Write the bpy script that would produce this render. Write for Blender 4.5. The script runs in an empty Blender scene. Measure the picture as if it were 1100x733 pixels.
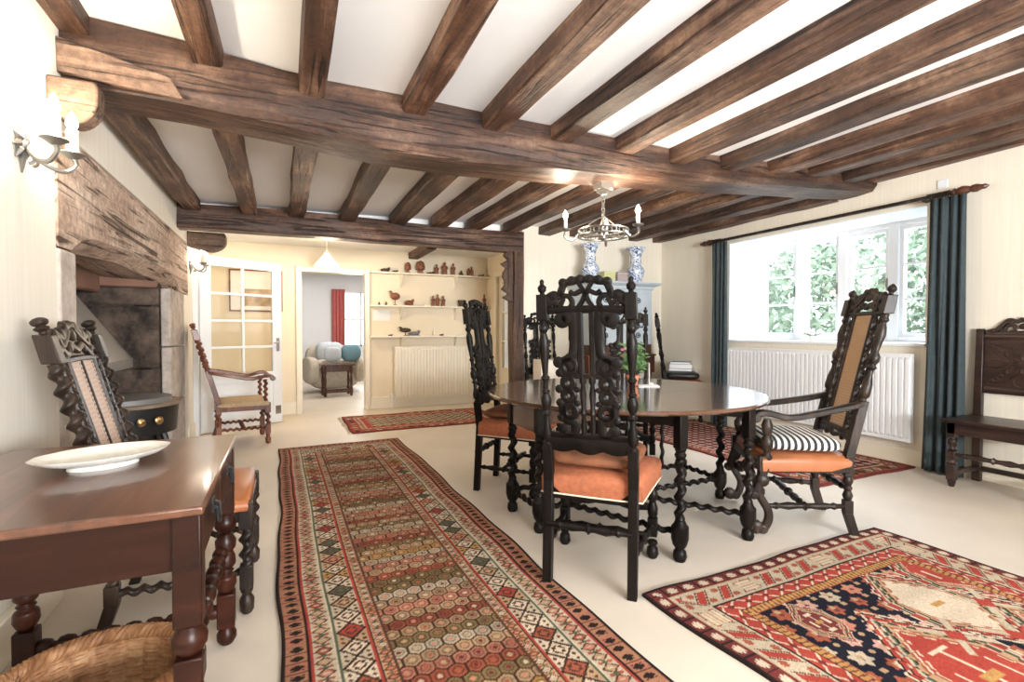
import bpy, math, random
import numpy as np
from mathutils import Vector, Matrix
from math import sin, cos, pi, radians as RAD, sqrt, atan2
random.seed(7); rng = np.random.default_rng(7)
SC = bpy.context.scene; COL = SC.collection

# ---------------------------------------------------------------- camera, world, lights, exposure
cam_d = bpy.data.cameras.new('camera'); cam = bpy.data.objects.new('camera', cam_d); COL.objects.link(cam)
cam_d.sensor_width = 36; cam_d.lens = 36*536/1100; cam_d.clip_start = .05
cam.location = (0, 0, 1.12); cam.rotation_euler = (RAD(90-1.18), 0, RAD(-24.5)); SC.camera = cam
vs = SC.view_settings; vs.view_transform = 'Standard'; vs.look = 'None'; vs.gamma = 1; vs.use_curve_mapping = False
vs.exposure = 1.66
W = bpy.data.worlds.new('world'); SC.world = W; W.use_nodes = True
bg = W.node_tree.nodes['Background']; bg.inputs[0].default_value = (.86, .93, 1, 1); bg.inputs[1].default_value = 1.5
def area(name, loc, rot, sx, sy, p, c):
    l = bpy.data.lights.new(name, 'AREA'); l.shape = 'RECTANGLE'; l.size = sx; l.size_y = sy; l.energy = p; l.color = c
    o = bpy.data.objects.new(name, l); o.location = loc; o.rotation_euler = [RAD(a) for a in rot]; COL.objects.link(o); return o
def point(name, loc, p, c, r=.03):
    l = bpy.data.lights.new(name, 'POINT'); l.energy = p; l.color = c; l.shadow_soft_size = r
    o = bpy.data.objects.new(name, l); o.location = loc; COL.objects.link(o); return o
DAY = (.84, .92, 1)
area('daylight_window_right', (6.9, 3.3, 3.9), (0, 52, 0), 1.8, 3.4, 230, (.77, .88, 1))
area('fill_light_behind', (1.5, -2.6, 1.1), (120, 0, 0), 2.2, 1.2, 235, (.95, .975, 1))  # added fill lamp behind the camera, tilted up to brighten the ceiling
area('ground_bounce_fill', (5.98, 3.3, .45), (0, 120, 0), .8, 2.4, 9, DAY)  # added lamp hidden below the sill, imitates ground bounce to lift the ceiling
area('daylight_far_room', (1.9, 12.4, 1.6), (-90, 0, 0), 1.2, 1.2, 22, DAY)
area('far_room_fill_light', (1.4, 9.6, 2.3), (0, 0, 0), 1.2, 1.2, 14, (1, .96, .9))  # added lamp without a fixture, brightens the far room
WARM = (1, .84, .64)

# ---------------------------------------------------------------- mesh builder
class MB:
    def __init__(s): s.v = []; s.f = []; s.mi = []; s.M = Matrix.Identity(4); s.m = 0
    def at(s, loc=(0, 0, 0), rz=0, rx=0, ry=0):
        s.M = Matrix.Translation(loc) @ Matrix.Rotation(RAD(rz), 4, 'Z') @ Matrix.Rotation(RAD(ry), 4, 'Y') @ Matrix.Rotation(RAD(rx), 4, 'X'); return s
    def add(s, vs_, fs):
        n = len(s.v); s.v += [tuple(s.M @ Vector(p)) for p in vs_]
        s.f += [tuple(i+n for i in f) for f in fs]; s.mi += [s.m]*len(fs); return s
    def box(s, lo, hi):
        x0, y0, z0 = lo; x1, y1, z1 = hi
        return s.add([(x0,y0,z0),(x1,y0,z0),(x1,y1,z0),(x0,y1,z0),(x0,y0,z1),(x1,y0,z1),(x1,y1,z1),(x0,y1,z1)],
                     [(3,2,1,0),(4,5,6,7),(0,1,5,4),(1,2,6,5),(2,3,7,6),(3,0,4,7)])
    def cb(s, c, d): return s.box([c[i]-d[i]/2 for i in range(3)], [c[i]+d[i]/2 for i in range(3)])
    def hexa(s, b, t):   # bottom and top quads
        return s.add(list(b)+list(t), [(3,2,1,0),(4,5,6,7),(0,1,5,4),(1,2,6,5),(2,3,7,6),(3,0,4,7)])
    def rings(s, R, closed=True, caps=True, loop=False):
        n = len(R[0]); vs_ = [p for r in R for p in r]; fs = []
        K = len(R); 
        for i in range(K if loop else K-1):
            a = i*n; b = ((i+1) % K)*n
            for j in range(n if closed else n-1):
                k = (j+1) % n; fs.append((a+j, a+k, b+k, b+j))
        if caps and closed and not loop: fs += [tuple(range(n-1, -1, -1)), tuple(range((K-1)*n, K*n))]
        return s.add(vs_, fs)
    def lathe(s, p0, p1, prof, n=12, sq=False):
        p0 = Vector(p0); p1 = Vector(p1); d = (p1-p0).normalized()
        a = d.orthogonal().normalized() if abs(d.z) < .95 else Vector((1, 0, 0)); a = (a - d*a.dot(d)).normalized(); b = d.cross(a)
        R = []
        for t, r in prof:
            c = p0.lerp(p1, t); R.append([tuple(c + a*r*cos(2*pi*j/n) + b*r*sin(2*pi*j/n)) for j in range(n)])
        return s.rings(R)
    def twist(s, p0, p1, r, pitch, starts=1, off=.42, n=12):
        p0 = Vector(p0); p1 = Vector(p1); L = (p1-p0).length; d = (p1-p0).normalized()
        a = Vector((1, 0, 0)) if abs(d.z) > .6 else d.orthogonal(); a = (a - d*a.dot(d)).normalized(); b = d.cross(a); R = []
        k = max(6, int(L/pitch*9))
        for i in range(k+1):
            t = i/k; ph = 2*pi*t*L/pitch; e = min(1, t*8, (1-t)*8+.15); c = p0.lerp(p1, t); q = []
            for j in range(n):
                th = 2*pi*j/n; rr = r*((1-off*.5) + off*.5*e*cos(starts*(th)-ph)) if starts > 1 else r*(.80-.06*e)
                x, y = rr*cos(th), rr*sin(th)
                if starts == 1: x += r*off*.62*e*cos(ph); y += r*off*.62*e*sin(ph)
                q.append(tuple(c+a*x+b*y))
            R.append(q)
        return s.rings(R)
    def tube(s, pts, r, n=8, caps=True, loop=False):
        P = [Vector(p) for p in pts]; K = len(P); rr = r if hasattr(r, '__len__') else [r]*K; R = []; a = None
        for i in range(K):
            t = (P[(i+1) % K]-P[i-1]) if loop else (P[min(i+1, K-1)]-P[max(i-1, 0)])
            t.normalize()
            if a is None: a = t.orthogonal().normalized()
            a = (a - t*a.dot(t)).normalized(); b = t.cross(a)
            R.append([tuple(P[i]+a*rr[i]*cos(2*pi*j/n)+b*rr[i]*sin(2*pi*j/n)) for j in range(n)])
        return s.rings(R, caps=caps, loop=loop)
    def strap(s, pts, w, t, fr, n=8, loop=False):
        # flat carved strap; pts 2D, fr maps (s,h,depth) to 3D
        K = len(pts); ww = w if hasattr(w, '__len__') else [w]*K; R = []
        for i in range(K):
            p = pts[i]; q0 = pts[i-1] if (loop or i) else pts[i]; q1 = pts[(i+1) % K] if (loop or i < K-1) else pts[i]
            tx, ty = q1[0]-q0[0], q1[1]-q0[1]; L = sqrt(tx*tx+ty*ty) or 1; nx, ny = -ty/L, tx/L
            ring = []
            for j in range(n):
                th = 2*pi*(j+.5)/n; cx = math.copysign(abs(cos(th))**.6, cos(th))*ww[i]/2; dz = math.copysign(abs(sin(th))**.6, sin(th))*t/2
                ring.append(fr(p[0]+nx*cx, p[1]+ny*cx, dz))
            R.append(ring)
        return s.rings(R, loop=loop)
    def disc(s, c, r, t, fr, n=12):
        R = []
        for d, k in ((-.5, .6), (-.32, .95), (0, 1), (.32, .95), (.5, .6)):
            R.append([fr(c[0]+r*k*cos(2*pi*j/n), c[1]+r*k*sin(2*pi*j/n), t*d) for j in range(n)])
        return s.rings(R)
    def build(s, name, mat, parent=None, bevel=0, sharp=38, smooth=True):
        me = bpy.data.meshes.new(name); me.from_pydata(s.v, [], s.f); 
        for m in (mat if isinstance(mat, (list, tuple)) else [mat]): me.materials.append(m)
        me.polygons.foreach_set('material_index', s.mi)
        me.update()
        if smooth: me.shade_smooth(); me.set_sharp_from_angle(angle=RAD(sharp))
        o = bpy.data.objects.new(name, me); COL.objects.link(o)
        if parent: o.parent = parent
        if bevel:
            b = o.modifiers.new('bevel', 'BEVEL'); b.width = bevel; b.segments = 2; b.limit_method = 'ANGLE'; b.angle_limit = RAD(40)
        return o
def spline(P, k=5, loop=False):
    out = []; n = len(P); 
    for i in range(n if loop else n-1):
        g = (lambda j: P[j % n]) if loop else (lambda j: P[max(0, min(n-1, j))])
        a, b, c, d = g(i-1), g(i), g(i+1), g(i+2)
        for q in range(k):
            t = q/k; out.append(tuple(.5*(2*b[m]+(c[m]-a[m])*t+(2*a[m]-5*b[m]+4*c[m]-d[m])*t*t+(3*b[m]-a[m]-3*c[m]+d[m])*t**3) for m in range(len(b))))
    if not loop: out.append(tuple(P[-1]))
    return out
def thing(name, label, cat, loc=(0, 0, 0), rz=0, group=None):
    o = bpy.data.objects.new(name, None); COL.objects.link(o); o.empty_display_size = .1
    o.location = loc; o.rotation_euler = (0, 0, RAD(rz)); o['label'] = label; o['category'] = cat
    if group: o['group'] = group
    return o
def tag(o, label, cat, group=None, kind=None):
    o['label'] = label; o['category'] = cat
    if group: o['group'] = group
    if kind: o['kind'] = kind
    return o
def struct(o, label=None):
    o['kind'] = 'structure'
    if label: o['label'] = label
    return o
def dup(root, loc, rz, label, group=None):
    kids = {}
    for o in bpy.data.objects: kids.setdefault(o.parent, []).append(o)
    def rec(o, par):
        c = o.copy(); COL.objects.link(c)
        if par is not None: c.parent = par
        for ch in kids.get(o, []): rec(ch, c)
        return c
    r = rec(root, None); r.location = loc; r.rotation_euler = (0, 0, RAD(rz)); r['label'] = label
    if group: r['group'] = group
    return r

# ---------------------------------------------------------------- materials
def newmat(name):
    m = bpy.data.materials.new(name); m.use_nodes = True; nt = m.node_tree; return m, nt, nt.nodes['Principled BSDF']
def N(nt, t, **k):
    n = nt.nodes.new(t)
    for a, b in k.items(): setattr(n, a, b)
    return n
def plain(name, c, rough=.6, metal=0, spec=.5, noise=0, nscale=30, bump=0, emit=None, es=0):
    m, nt, b = newmat(name); b.inputs['Roughness'].default_value = rough; b.inputs['Metallic'].default_value = metal
    b.inputs['Specular IOR Level'].default_value = spec; b.inputs['Base Color'].default_value = (*c, 1)
    if noise or bump:
        tc = N(nt, 'ShaderNodeTexCoord'); nz = N(nt, 'ShaderNodeTexNoise'); nz.inputs['Scale'].default_value = nscale; nz.inputs['Detail'].default_value = 6
        nt.links.new(tc.outputs['Object'], nz.inputs['Vector'])
        if noise:
            r = N(nt, 'ShaderNodeValToRGB'); r.color_ramp.elements[0].position = .3; r.color_ramp.elements[1].position = .7
            r.color_ramp.elements[0].color = (*[x*(1-noise) for x in c], 1); r.color_ramp.elements[1].color = (*[min(1, x*(1+noise)) for x in c], 1)
            nt.links.new(nz.outputs['Fac'], r.inputs[0]); nt.links.new(r.outputs[0], b.inputs['Base Color'])
        if bump:
            bp = N(nt, 'ShaderNodeBump'); bp.inputs['Strength'].default_value = bump; bp.inputs['Distance'].default_value = .01
            nt.links.new(nz.outputs['Fac'], bp.inputs['Height']); nt.links.new(bp.outputs[0], b.inputs['Normal'])
    if emit: b.inputs['Emission Color'].default_value = (*emit, 1); b.inputs['Emission Strength'].default_value = es
    return m
def wood(name, cols, axis='X', scale=1, rough=.4, bump=.25, stretch=.06, spec=.5, old=False, coat=0):
    m, nt, b = newmat(name); b.inputs['Roughness'].default_value = rough; b.inputs['Specular IOR Level'].default_value = spec
    tc = N(nt, 'ShaderNodeTexCoord'); mp = N(nt, 'ShaderNodeMapping')
    s = [14*scale]*3; s['XYZ'.index(axis)] = 14*scale*stretch; mp.inputs['Scale'].default_value = s
    nt.links.new(tc.outputs['Object'], mp.inputs['Vector'])
    n1 = N(nt, 'ShaderNodeTexNoise'); n1.inputs['Scale'].default_value = 1; n1.inputs['Detail'].default_value = 8; n1.inputs['Roughness'].default_value = .65; n1.inputs['Distortion'].default_value = .6
    nt.links.new(mp.outputs[0], n1.inputs['Vector'])
    n2 = N(nt, 'ShaderNodeTexNoise'); n2.inputs['Scale'].default_value = 2.2*scale; n2.inputs['Detail'].default_value = 3
    nt.links.new(tc.outputs['Object'], n2.inputs['Vector'])
    mx = N(nt, 'ShaderNodeMath', operation='MULTIPLY_ADD'); mx.inputs[1].default_value = .45
    nt.links.new(n2.outputs['Fac'], mx.inputs[0])
    m2 = N(nt, 'ShaderNodeMath', operation='MULTIPLY'); m2.inputs[1].default_value = .6
    nt.links.new(n1.outputs['Fac'], m2.inputs[0]); nt.links.new(m2.outputs[0], mx.inputs[2])
    r = N(nt, 'ShaderNodeValToRGB'); e = r.color_ramp.elements; e[0].position = .36; e[1].position = .68
    e[0].color = (*cols[0], 1); e[1].color = (*cols[-1], 1)
    if len(cols) == 3: q = e.new(.52); q.color = (*cols[1], 1)
    nt.links.new(mx.outputs[0], r.inputs[0]); nt.links.new(r.outputs[0], b.inputs['Base Color'])
    bp = N(nt, 'ShaderNodeBump'); bp.inputs['Strength'].default_value = bump; bp.inputs['Distance'].default_value = .01
    nt.links.new(n1.outputs['Fac'], bp.inputs['Height']); nt.links.new(bp.outputs[0], b.inputs['Normal'])
    if coat: b.inputs['Coat Weight'].default_value = coat; b.inputs['Coat Roughness'].default_value = .09
    if old:     # drying cracks along the grain and tool-marked patches
        mp2 = N(nt, 'ShaderNodeMapping'); s = [34*scale]*3; s['XYZ'.index(axis)] = 1.5*scale; mp2.inputs['Scale'].default_value = s; nt.links.new(tc.outputs['Object'], mp2.inputs[0])
        n3 = N(nt, 'ShaderNodeTexNoise'); n3.inputs['Scale'].default_value = 1; n3.inputs['Detail'].default_value = 5; n3.inputs['Distortion'].default_value = 1.2; nt.links.new(mp2.outputs[0], n3.inputs['Vector'])
        r3 = N(nt, 'ShaderNodeValToRGB'); e = r3.color_ramp.elements; e[0].position = .34; e[0].color = (.16, .12, .1, 1); e[1].position = .45; e[1].color = (1, 1, 1, 1)
        n4 = N(nt, 'ShaderNodeTexNoise'); n4.inputs['Scale'].default_value = 26; n4.inputs['Detail'].default_value = 7; n4.inputs['Roughness'].default_value = .75; nt.links.new(tc.outputs['Object'], n4.inputs['Vector'])
        r4 = N(nt, 'ShaderNodeValToRGB'); e = r4.color_ramp.elements; e[0].position = .3; e[0].color = (.5, .46, .44, 1); e[1].position = .7; e[1].color = (1.45, 1.45, 1.45, 1)
        x1 = N(nt, 'ShaderNodeMix', data_type='RGBA', blend_type='MULTIPLY'); x1.inputs[0].default_value = 1; x2 = N(nt, 'ShaderNodeMix', data_type='RGBA', blend_type='MULTIPLY'); x2.inputs[0].default_value = 1
        nt.links.new(n3.outputs['Fac'], r3.inputs[0]); nt.links.new(n4.outputs['Fac'], r4.inputs[0]); nt.links.new(r.outputs[0], x1.inputs[6]); nt.links.new(r3.outputs[0], x1.inputs[7]); nt.links.new(x1.outputs[2], x2.inputs[6]); nt.links.new(r4.outputs[0], x2.inputs[7])
        oi = N(nt, 'ShaderNodeObjectInfo'); rv = N(nt, 'ShaderNodeMapRange'); rv.inputs[3].default_value = .72; rv.inputs[4].default_value = 1.35; hs = N(nt, 'ShaderNodeHueSaturation'); nt.links.new(oi.outputs['Random'], rv.inputs[0]); nt.links.new(rv.outputs[0], hs.inputs['Value']); nt.links.new(x2.outputs[2], hs.inputs['Color']); nt.links.new(hs.outputs[0], b.inputs['Base Color'])
        hh = N(nt, 'ShaderNodeMath', operation='ADD'); nt.links.new(r3.outputs[0], hh.inputs[0]); nt.links.new(n4.outputs['Fac'], hh.inputs[1]); nt.links.new(hh.outputs[0], bp.inputs['Height'])
    return m
def streaks(name, c, axis='Y', amt=.05):   # wallpaper with fine vertical streaks
    m, nt, b = newmat(name); b.inputs['Roughness'].default_value = .85; b.inputs['Specular IOR Level'].default_value = .2
    tc = N(nt, 'ShaderNodeTexCoord'); mp = N(nt, 'ShaderNodeMapping'); s = [60, 60, 1.2]; mp.inputs['Scale'].default_value = s
    nz = N(nt, 'ShaderNodeTexNoise'); nz.inputs['Scale'].default_value = 1; nz.inputs['Detail'].default_value = 4
    nt.links.new(tc.outputs['Object'], mp.inputs[0]); nt.links.new(mp.outputs[0], nz.inputs['Vector'])
    r = N(nt, 'ShaderNodeValToRGB'); r.color_ramp.elements[0].position = .35; r.color_ramp.elements[1].position = .65
    r.color_ramp.elements[0].color = (*[x*(1-amt) for x in c[:2]], c[2]*(1-amt*1.5), 1); r.color_ramp.elements[1].color = (*[min(1, x*(1+amt)) for x in c], 1)
    nt.links.new(nz.outputs['Fac'], r.inputs[0]); nt.links.new(r.outputs[0], b.inputs['Base Color']); return m
def stone(name, c0, c1, scale=4):
    m, nt, b = newmat(name); b.inputs['Roughness'].default_value = .9
    tc = N(nt, 'ShaderNodeTexCoord'); n1 = N(nt, 'ShaderNodeTexNoise'); n1.inputs['Scale'].default_value = scale; n1.inputs['Detail'].default_value = 9; n1.inputs['Roughness'].default_value = .7
    nt.links.new(tc.outputs['Object'], n1.inputs['Vector'])
    r = N(nt, 'ShaderNodeValToRGB'); r.color_ramp.elements[0].position = .38; r.color_ramp.elements[1].position = .64
    r.color_ramp.elements[0].color = (*c0, 1); r.color_ramp.elements[1].color = (*c1, 1)
    bp = N(nt, 'ShaderNodeBump'); bp.inputs['Strength'].default_value = .8; bp.inputs['Distance'].default_value = .02
    nt.links.new(n1.outputs['Fac'], r.inputs[0]); nt.links.new(r.outputs[0], b.inputs['Base Color'])
    nt.links.new(n1.outputs['Fac'], bp.inputs['Height']); nt.links.new(bp.outputs[0], b.inputs['Normal']); return m
def glassmat(name, tint=(1, 1, 1)):
    m, nt, b = newmat(name); nt.nodes.remove(b); out = nt.nodes['Material Output']
    t = N(nt, 'ShaderNodeBsdfTransparent'); t.inputs[0].default_value = (*tint, 1); g = N(nt, 'ShaderNodeBsdfGlossy'); g.inputs['Roughness'].default_value = .02
    f = N(nt, 'ShaderNodeFresnel'); f.inputs[0].default_value = 1.45; x = N(nt, 'ShaderNodeMixShader')
    ge = N(nt, 'ShaderNodeNewGeometry'); iv = N(nt, 'ShaderNodeMath', operation='SUBTRACT'); iv.inputs[0].default_value = 1; mu = N(nt, 'ShaderNodeMath', operation='MULTIPLY'); nt.links.new(ge.outputs['Backfacing'], iv.inputs[1]); nt.links.new(f.outputs[0], mu.inputs[0]); nt.links.new(iv.outputs[0], mu.inputs[1])
    nt.links.new(mu.outputs[0], x.inputs[0]); nt.links.new(t.outputs[0], x.inputs[1]); nt.links.new(g.outputs[0], x.inputs[2]); nt.links.new(x.outputs[0], out.inputs[0]); return m
def stripes(name, c0, c1, axis, freq, rough=.85):
    m, nt, b = newmat(name); b.inputs['Roughness'].default_value = rough
    tc = N(nt, 'ShaderNodeTexCoord'); sp = N(nt, 'ShaderNodeSeparateXYZ'); nt.links.new(tc.outputs['Object'], sp.inputs[0])
    q = N(nt, 'ShaderNodeMath', operation='MULTIPLY'); q.inputs[1].default_value = freq; nt.links.new(sp.outputs['XYZ'.index(axis)], q.inputs[0])
    f = N(nt, 'ShaderNodeMath', operation='FRACT'); nt.links.new(q.outputs[0], f.inputs[0])
    r = N(nt, 'ShaderNodeValToRGB'); r.color_ramp.interpolation = 'CONSTANT'; r.color_ramp.elements[0].color = (*c0, 1); r.color_ramp.elements[1].color = (*c1, 1); r.color_ramp.elements[1].position = .5
    nt.links.new(f.outputs[0], r.inputs[0]); nt.links.new(r.outputs[0], b.inputs['Base Color']); return m
def cane(name, c0, c1, pitch=.011, fill=.5):     # woven cane: strands with open holes between them
    m, nt, b = newmat(name); b.inputs['Roughness'].default_value = .55; tc = N(nt, 'ShaderNodeTexCoord'); sp = N(nt, 'ShaderNodeSeparateXYZ'); nt.links.new(tc.outputs['Object'], sp.inputs[0]); out = nt.nodes['Material Output']; F_ = []
    ad = N(nt, 'ShaderNodeMath', operation='ADD'); nt.links.new(sp.outputs['Y'], ad.inputs[0]); nt.links.new(sp.outputs['Z'], ad.inputs[1])
    for src in (sp.outputs['X'], ad.outputs[0]):
        q = N(nt, 'ShaderNodeMath', operation='MULTIPLY'); q.inputs[1].default_value = 1/pitch; f = N(nt, 'ShaderNodeMath', operation='FRACT'); g = N(nt, 'ShaderNodeMath', operation='LESS_THAN'); g.inputs[1].default_value = fill
        nt.links.new(src, q.inputs[0]); nt.links.new(q.outputs[0], f.inputs[0]); nt.links.new(f.outputs[0], g.inputs[0]); F_.append(g)
    mx = N(nt, 'ShaderNodeMath', operation='MAXIMUM'); nt.links.new(F_[0].outputs[0], mx.inputs[0]); nt.links.new(F_[1].outputs[0], mx.inputs[1])
    cm = N(nt, 'ShaderNodeMix', data_type='RGBA'); nt.links.new(F_[0].outputs[0], cm.inputs[0]); cm.inputs[6].default_value = (*c1, 1); cm.inputs[7].default_value = (*c0, 1); nt.links.new(cm.outputs[2], b.inputs['Base Color'])
    t = N(nt, 'ShaderNodeBsdfTransparent'); x = N(nt, 'ShaderNodeMixShader'); nt.links.new(mx.outputs[0], x.inputs[0]); nt.links.new(t.outputs[0], x.inputs[1]); nt.links.new(b.outputs[0], x.inputs[2]); nt.links.new(x.outputs[0], out.inputs[0]); return m
def delft(name):
    m, nt, b = newmat(name); b.inputs['Roughness'].default_value = .15
    tc = N(nt, 'ShaderNodeTexCoord'); n1 = N(nt, 'ShaderNodeTexNoise'); n1.inputs['Scale'].default_value = 38; n1.inputs['Detail'].default_value = 4; n1.inputs['Distortion'].default_value = 1.5
    nt.links.new(tc.outputs['Object'], n1.inputs['Vector']); r = N(nt, 'ShaderNodeValToRGB'); e = r.color_ramp.elements
    e[0].position = .43; e[0].color = (.03, .07, .2, 1); e[1].position = .52; e[1].color = (.78, .82, .88, 1); q = e.new(.475); q.color = (.25, .36, .55, 1)
    nt.links.new(n1.outputs['Fac'], r.inputs[0]); nt.links.new(r.outputs[0], b.inputs['Base Color']); return m
def attrmat(name, rough=.95):
    m, nt, b = newmat(name); b.inputs['Roughness'].default_value = rough; b.inputs['Specular IOR Level'].default_value = .1
    a = N(nt, 'ShaderNodeVertexColor', layer_name='pattern'); tc = N(nt, 'ShaderNodeTexCoord'); nz = N(nt, 'ShaderNodeTexNoise'); nz.inputs['Scale'].default_value = 220
    nt.links.new(tc.outputs['Object'], nz.inputs['Vector']); bp = N(nt, 'ShaderNodeBump'); bp.inputs['Strength'].default_value = .5; bp.inputs['Distance'].default_value = .004
    nt.links.new(nz.outputs['Fac'], bp.inputs['Height']); nt.links.new(bp.outputs[0], b.inputs['Normal']); nt.links.new(a.outputs[0], b.inputs['Base Color']); return m

M = {}
M['wall'] = streaks('cream_wallpaper', (.82, .76, .65), amt=.028)
M['wall_left'] = streaks('cream_left_wallpaper', (.83, .78, .69), amt=.025)
M['alcove'] = plain('cream_paint', (.82, .72, .55), .8, noise=.02, nscale=3)
M['white'] = plain('white_ceiling', (.90, .90, .89), .85, noise=.012, nscale=3, bump=.05)
M['gloss_white'] = plain('white_gloss_paint', (.80, .82, .84), .35)
M['cream_gloss'] = plain('cream_gloss_paint', (.83, .76, .62), .4)
M['floor'] = plain('pale_carpet', (.68, .60, .50), .5, noise=.05, nscale=2.5, bump=.05, spec=.35)
M['beamY'] = wood('old_oak_joist', [(.03, .015, .009), (.085, .037, .019), (.30, .18, .115)], 'Y', 1.1, .55, .6, old=True)
M['beamX'] = wood('old_oak_beam', [(.03, .014, .009), (.08, .034, .017), (.27, .155, .095)], 'X', 1, .5, .6, old=True)
M['lintel'] = wood('weathered_oak', [(.22, .145, .11), (.42, .31, .24), (.58, .47, .39)], 'Y', .8, .75, .9, old=True)
M['patch'] = wood('bleached_oak_board', [(.06, .033, .02), (.14, .085, .055), (.25, .165, .11)], 'X', 1, .65, .6, old=True)
M['post'] = wood('dark_post_oak', [(.035, .018, .011), (.09, .045, .026), (.18, .1, .06)], 'Z', 1, .6, .6, old=True)
M['ebony'] = wood('blackened_oak', [(.003, .0024, .002), (.007, .005, .004), (.016, .011, .008)], 'Z', 1, .4, .15, spec=.17)
M['dkoak'] = wood('dark_carved_oak', [(.008, .005, .004), (.022, .014, .010), (.062, .039, .027)], 'Z', 1.5, .4, .2, spec=.28)
M['redoak'] = wood('red_brown_oak', [(.025, .009, .006), (.065, .022, .012), (.15, .06, .032)], 'Z', 1.5, .3, .15)
M['tabletop'] = wood('polished_table_oak', [(.035, .016, .010), (.075, .035, .02), (.14, .07, .042)], 'X', 1, .2, .08, coat=.8)
M['lefttop'] = wood('polished_side_table', [(.035, .013, .007), (.105, .038, .019), (.21, .095, .052)], 'Y', 1, .28, .12, coat=.5)
M['leftwood'] = wood('side_table_body', [(.008, .002, .001), (.022, .0055, .0028), (.055, .015, .007)], 'X', 1, .34, .1, spec=.25)
M['redchair'] = wood('red_chair_oak', [(.05, .013, .007), (.14, .04, .018), (.27, .10, .048)], 'Z', 1.5, .3, .15)
M['hall'] = wood('hall_chair_oak', [(.009, .005, .004), (.026, .012, .009), (.062, .034, .024)], 'Y', 1.2, .33, .2)
M['orange'] = plain('rust_orange_cloth', (.34, .105, .045), .85, noise=.18, nscale=40, bump=.15)
M['brownc'] = plain('brown_velvet', (.19, .068, .028), .8, noise=.25, nscale=18, bump=.1)
M['redleather'] = plain('dark_red_leather', (.19, .035, .022), .4, noise=.15, nscale=12)
M['tanleather'] = plain('tan_leather', (.36, .12, .042), .45, noise=.1, nscale=12)
M['piping'] = plain('pale_piping', (.75, .6, .45), .8)
M['cane'] = cane('woven_cane', (.68, .52, .42), (.5, .36, .27), .013, .55)
M['canewarm'] = cane('woven_warm_cane', (.52, .34, .19), (.36, .2, .1), .013, .5)
M['stripe'] = stripes('black_cream_ticking', (.025, .025, .03), (.78, .75, .68), 'Y', 30)
M['curtain'] = plain('blue_grey_curtain', (.044, .062, .069), .85, noise=.12, nscale=20, bump=.1)
M['redcurtain'] = plain('red_curtain', (.5, .13, .12), .85, noise=.1)
M['iron'] = plain('pewter_metal', (.33, .32, .3), .35, metal=.9)
M['blackiron'] = plain('black_iron', (.02, .02, .021), .4, metal=.3)
M['brass'] = plain('worn_brass', (.5, .33, .16), .3, metal=1)
M['chrome'] = plain('grey_metal', (.6, .6, .6), .25, metal=1)
M['hood'] = plain('grey_sheet_metal', (.25, .245, .24), .55, metal=.4)
M['stone'] = stone('fireplace_stone', (.022, .016, .012), (.17, .12, .09), 4)
M['jamb'] = stone('pale_jamb_stone', (.4, .34, .29), (.62, .55, .49), 9)
M['sootred'] = plain('brown_sooty_plaster', (.28, .15, .105), .9, noise=.15, nscale=5)
M['hearth'] = stone('hearth_stone', (.22, .16, .11), (.38, .29, .21), 5)
M['glass'] = glassmat('window_glass'); M['doorglass'] = glassmat('door_glass', (.94, .93, .9))
M['bulb'] = plain('lit_bulb', (1, .95, .85), .3, emit=(1, .9, .74), es=28)
M['candle'] = plain('ivory_candle_tube', (.85, .8, .7), .5)
M['porcelain'] = plain('white_porcelain', (.76, .74, .68), .2, noise=.07, nscale=30)
M['delft'] = delft('blue_white_porcelain')
M['paleblue'] = plain('pale_blue_paint', (.46, .52, .56), .4, noise=.06, nscale=8)
M['wicker'] = wood('wicker_willow', [(.16, .06, .02), (.36, .17, .07), (.58, .36, .18)], 'Z', 2, .55, .5, .4)
M['paper'] = plain('white_paper', (.85, .85, .83), .8)
M['terra'] = plain('terracotta', (.55, .2, .09), .8, noise=.1)
M['leaf'] = plain('green_leaf', (.1, .2, .07), .6, noise=.3, nscale=30)
M['leafout'] = plain('garden_leaf', (.30, .38, .29), .7, noise=.5, nscale=1.6)
M['lawn'] = plain('garden_lawn', (.38, .43, .34), .9)
M['flowerm'] = plain('pink_petals', (.6, .2, .35), .7)
M['carv'] = wood('figurine_wood', [(.1, .03, .015), (.22, .075, .035), (.36, .15, .08)], 'Z', 6, .5, .1, .5)
M['carvdark'] = plain('dark_carving', (.06, .035, .025), .5)
M['sofa'] = plain('beige_sofa_cloth', (.5, .44, .36), .9, noise=.12, nscale=14)
M['throw'] = plain('grey_throw', (.5, .53, .56), .9, noise=.1)
M['teal'] = plain('blue_cushion_cloth', (.14, .25, .31), .9)
M['shade'] = plain('frosted_glass_shade', (.85, .8, .68), .4, emit=(1, .82, .55), es=.9)
M['rug'] = attrmat('woven_rug')
M['book1'] = plain('blue_book_cloth', (.12, .18, .3), .6); M['book2'] = plain('white_book_cover', (.8, .8, .82), .5)
M['fringe'] = plain('rug_fringe_yarn', (.6, .5, .38), .9)

# ---------------------------------------------------------------- room shell
def sbox(name, lo, hi, mat, label=None, par=None):
    o = MB().box(lo, hi).build(name, mat, par, smooth=False); 
    return struct(o, label) if par is None else o
XL, XR = -.88, 4.75
sbox('floor', (-2.2, -2.0, -.1), (5.6, 7.42, 0), M['floor'])
sbox('floor_far', (-1.2, 7.42, -.1), (3.6, 11.6, 0), M['floor'])
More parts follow.
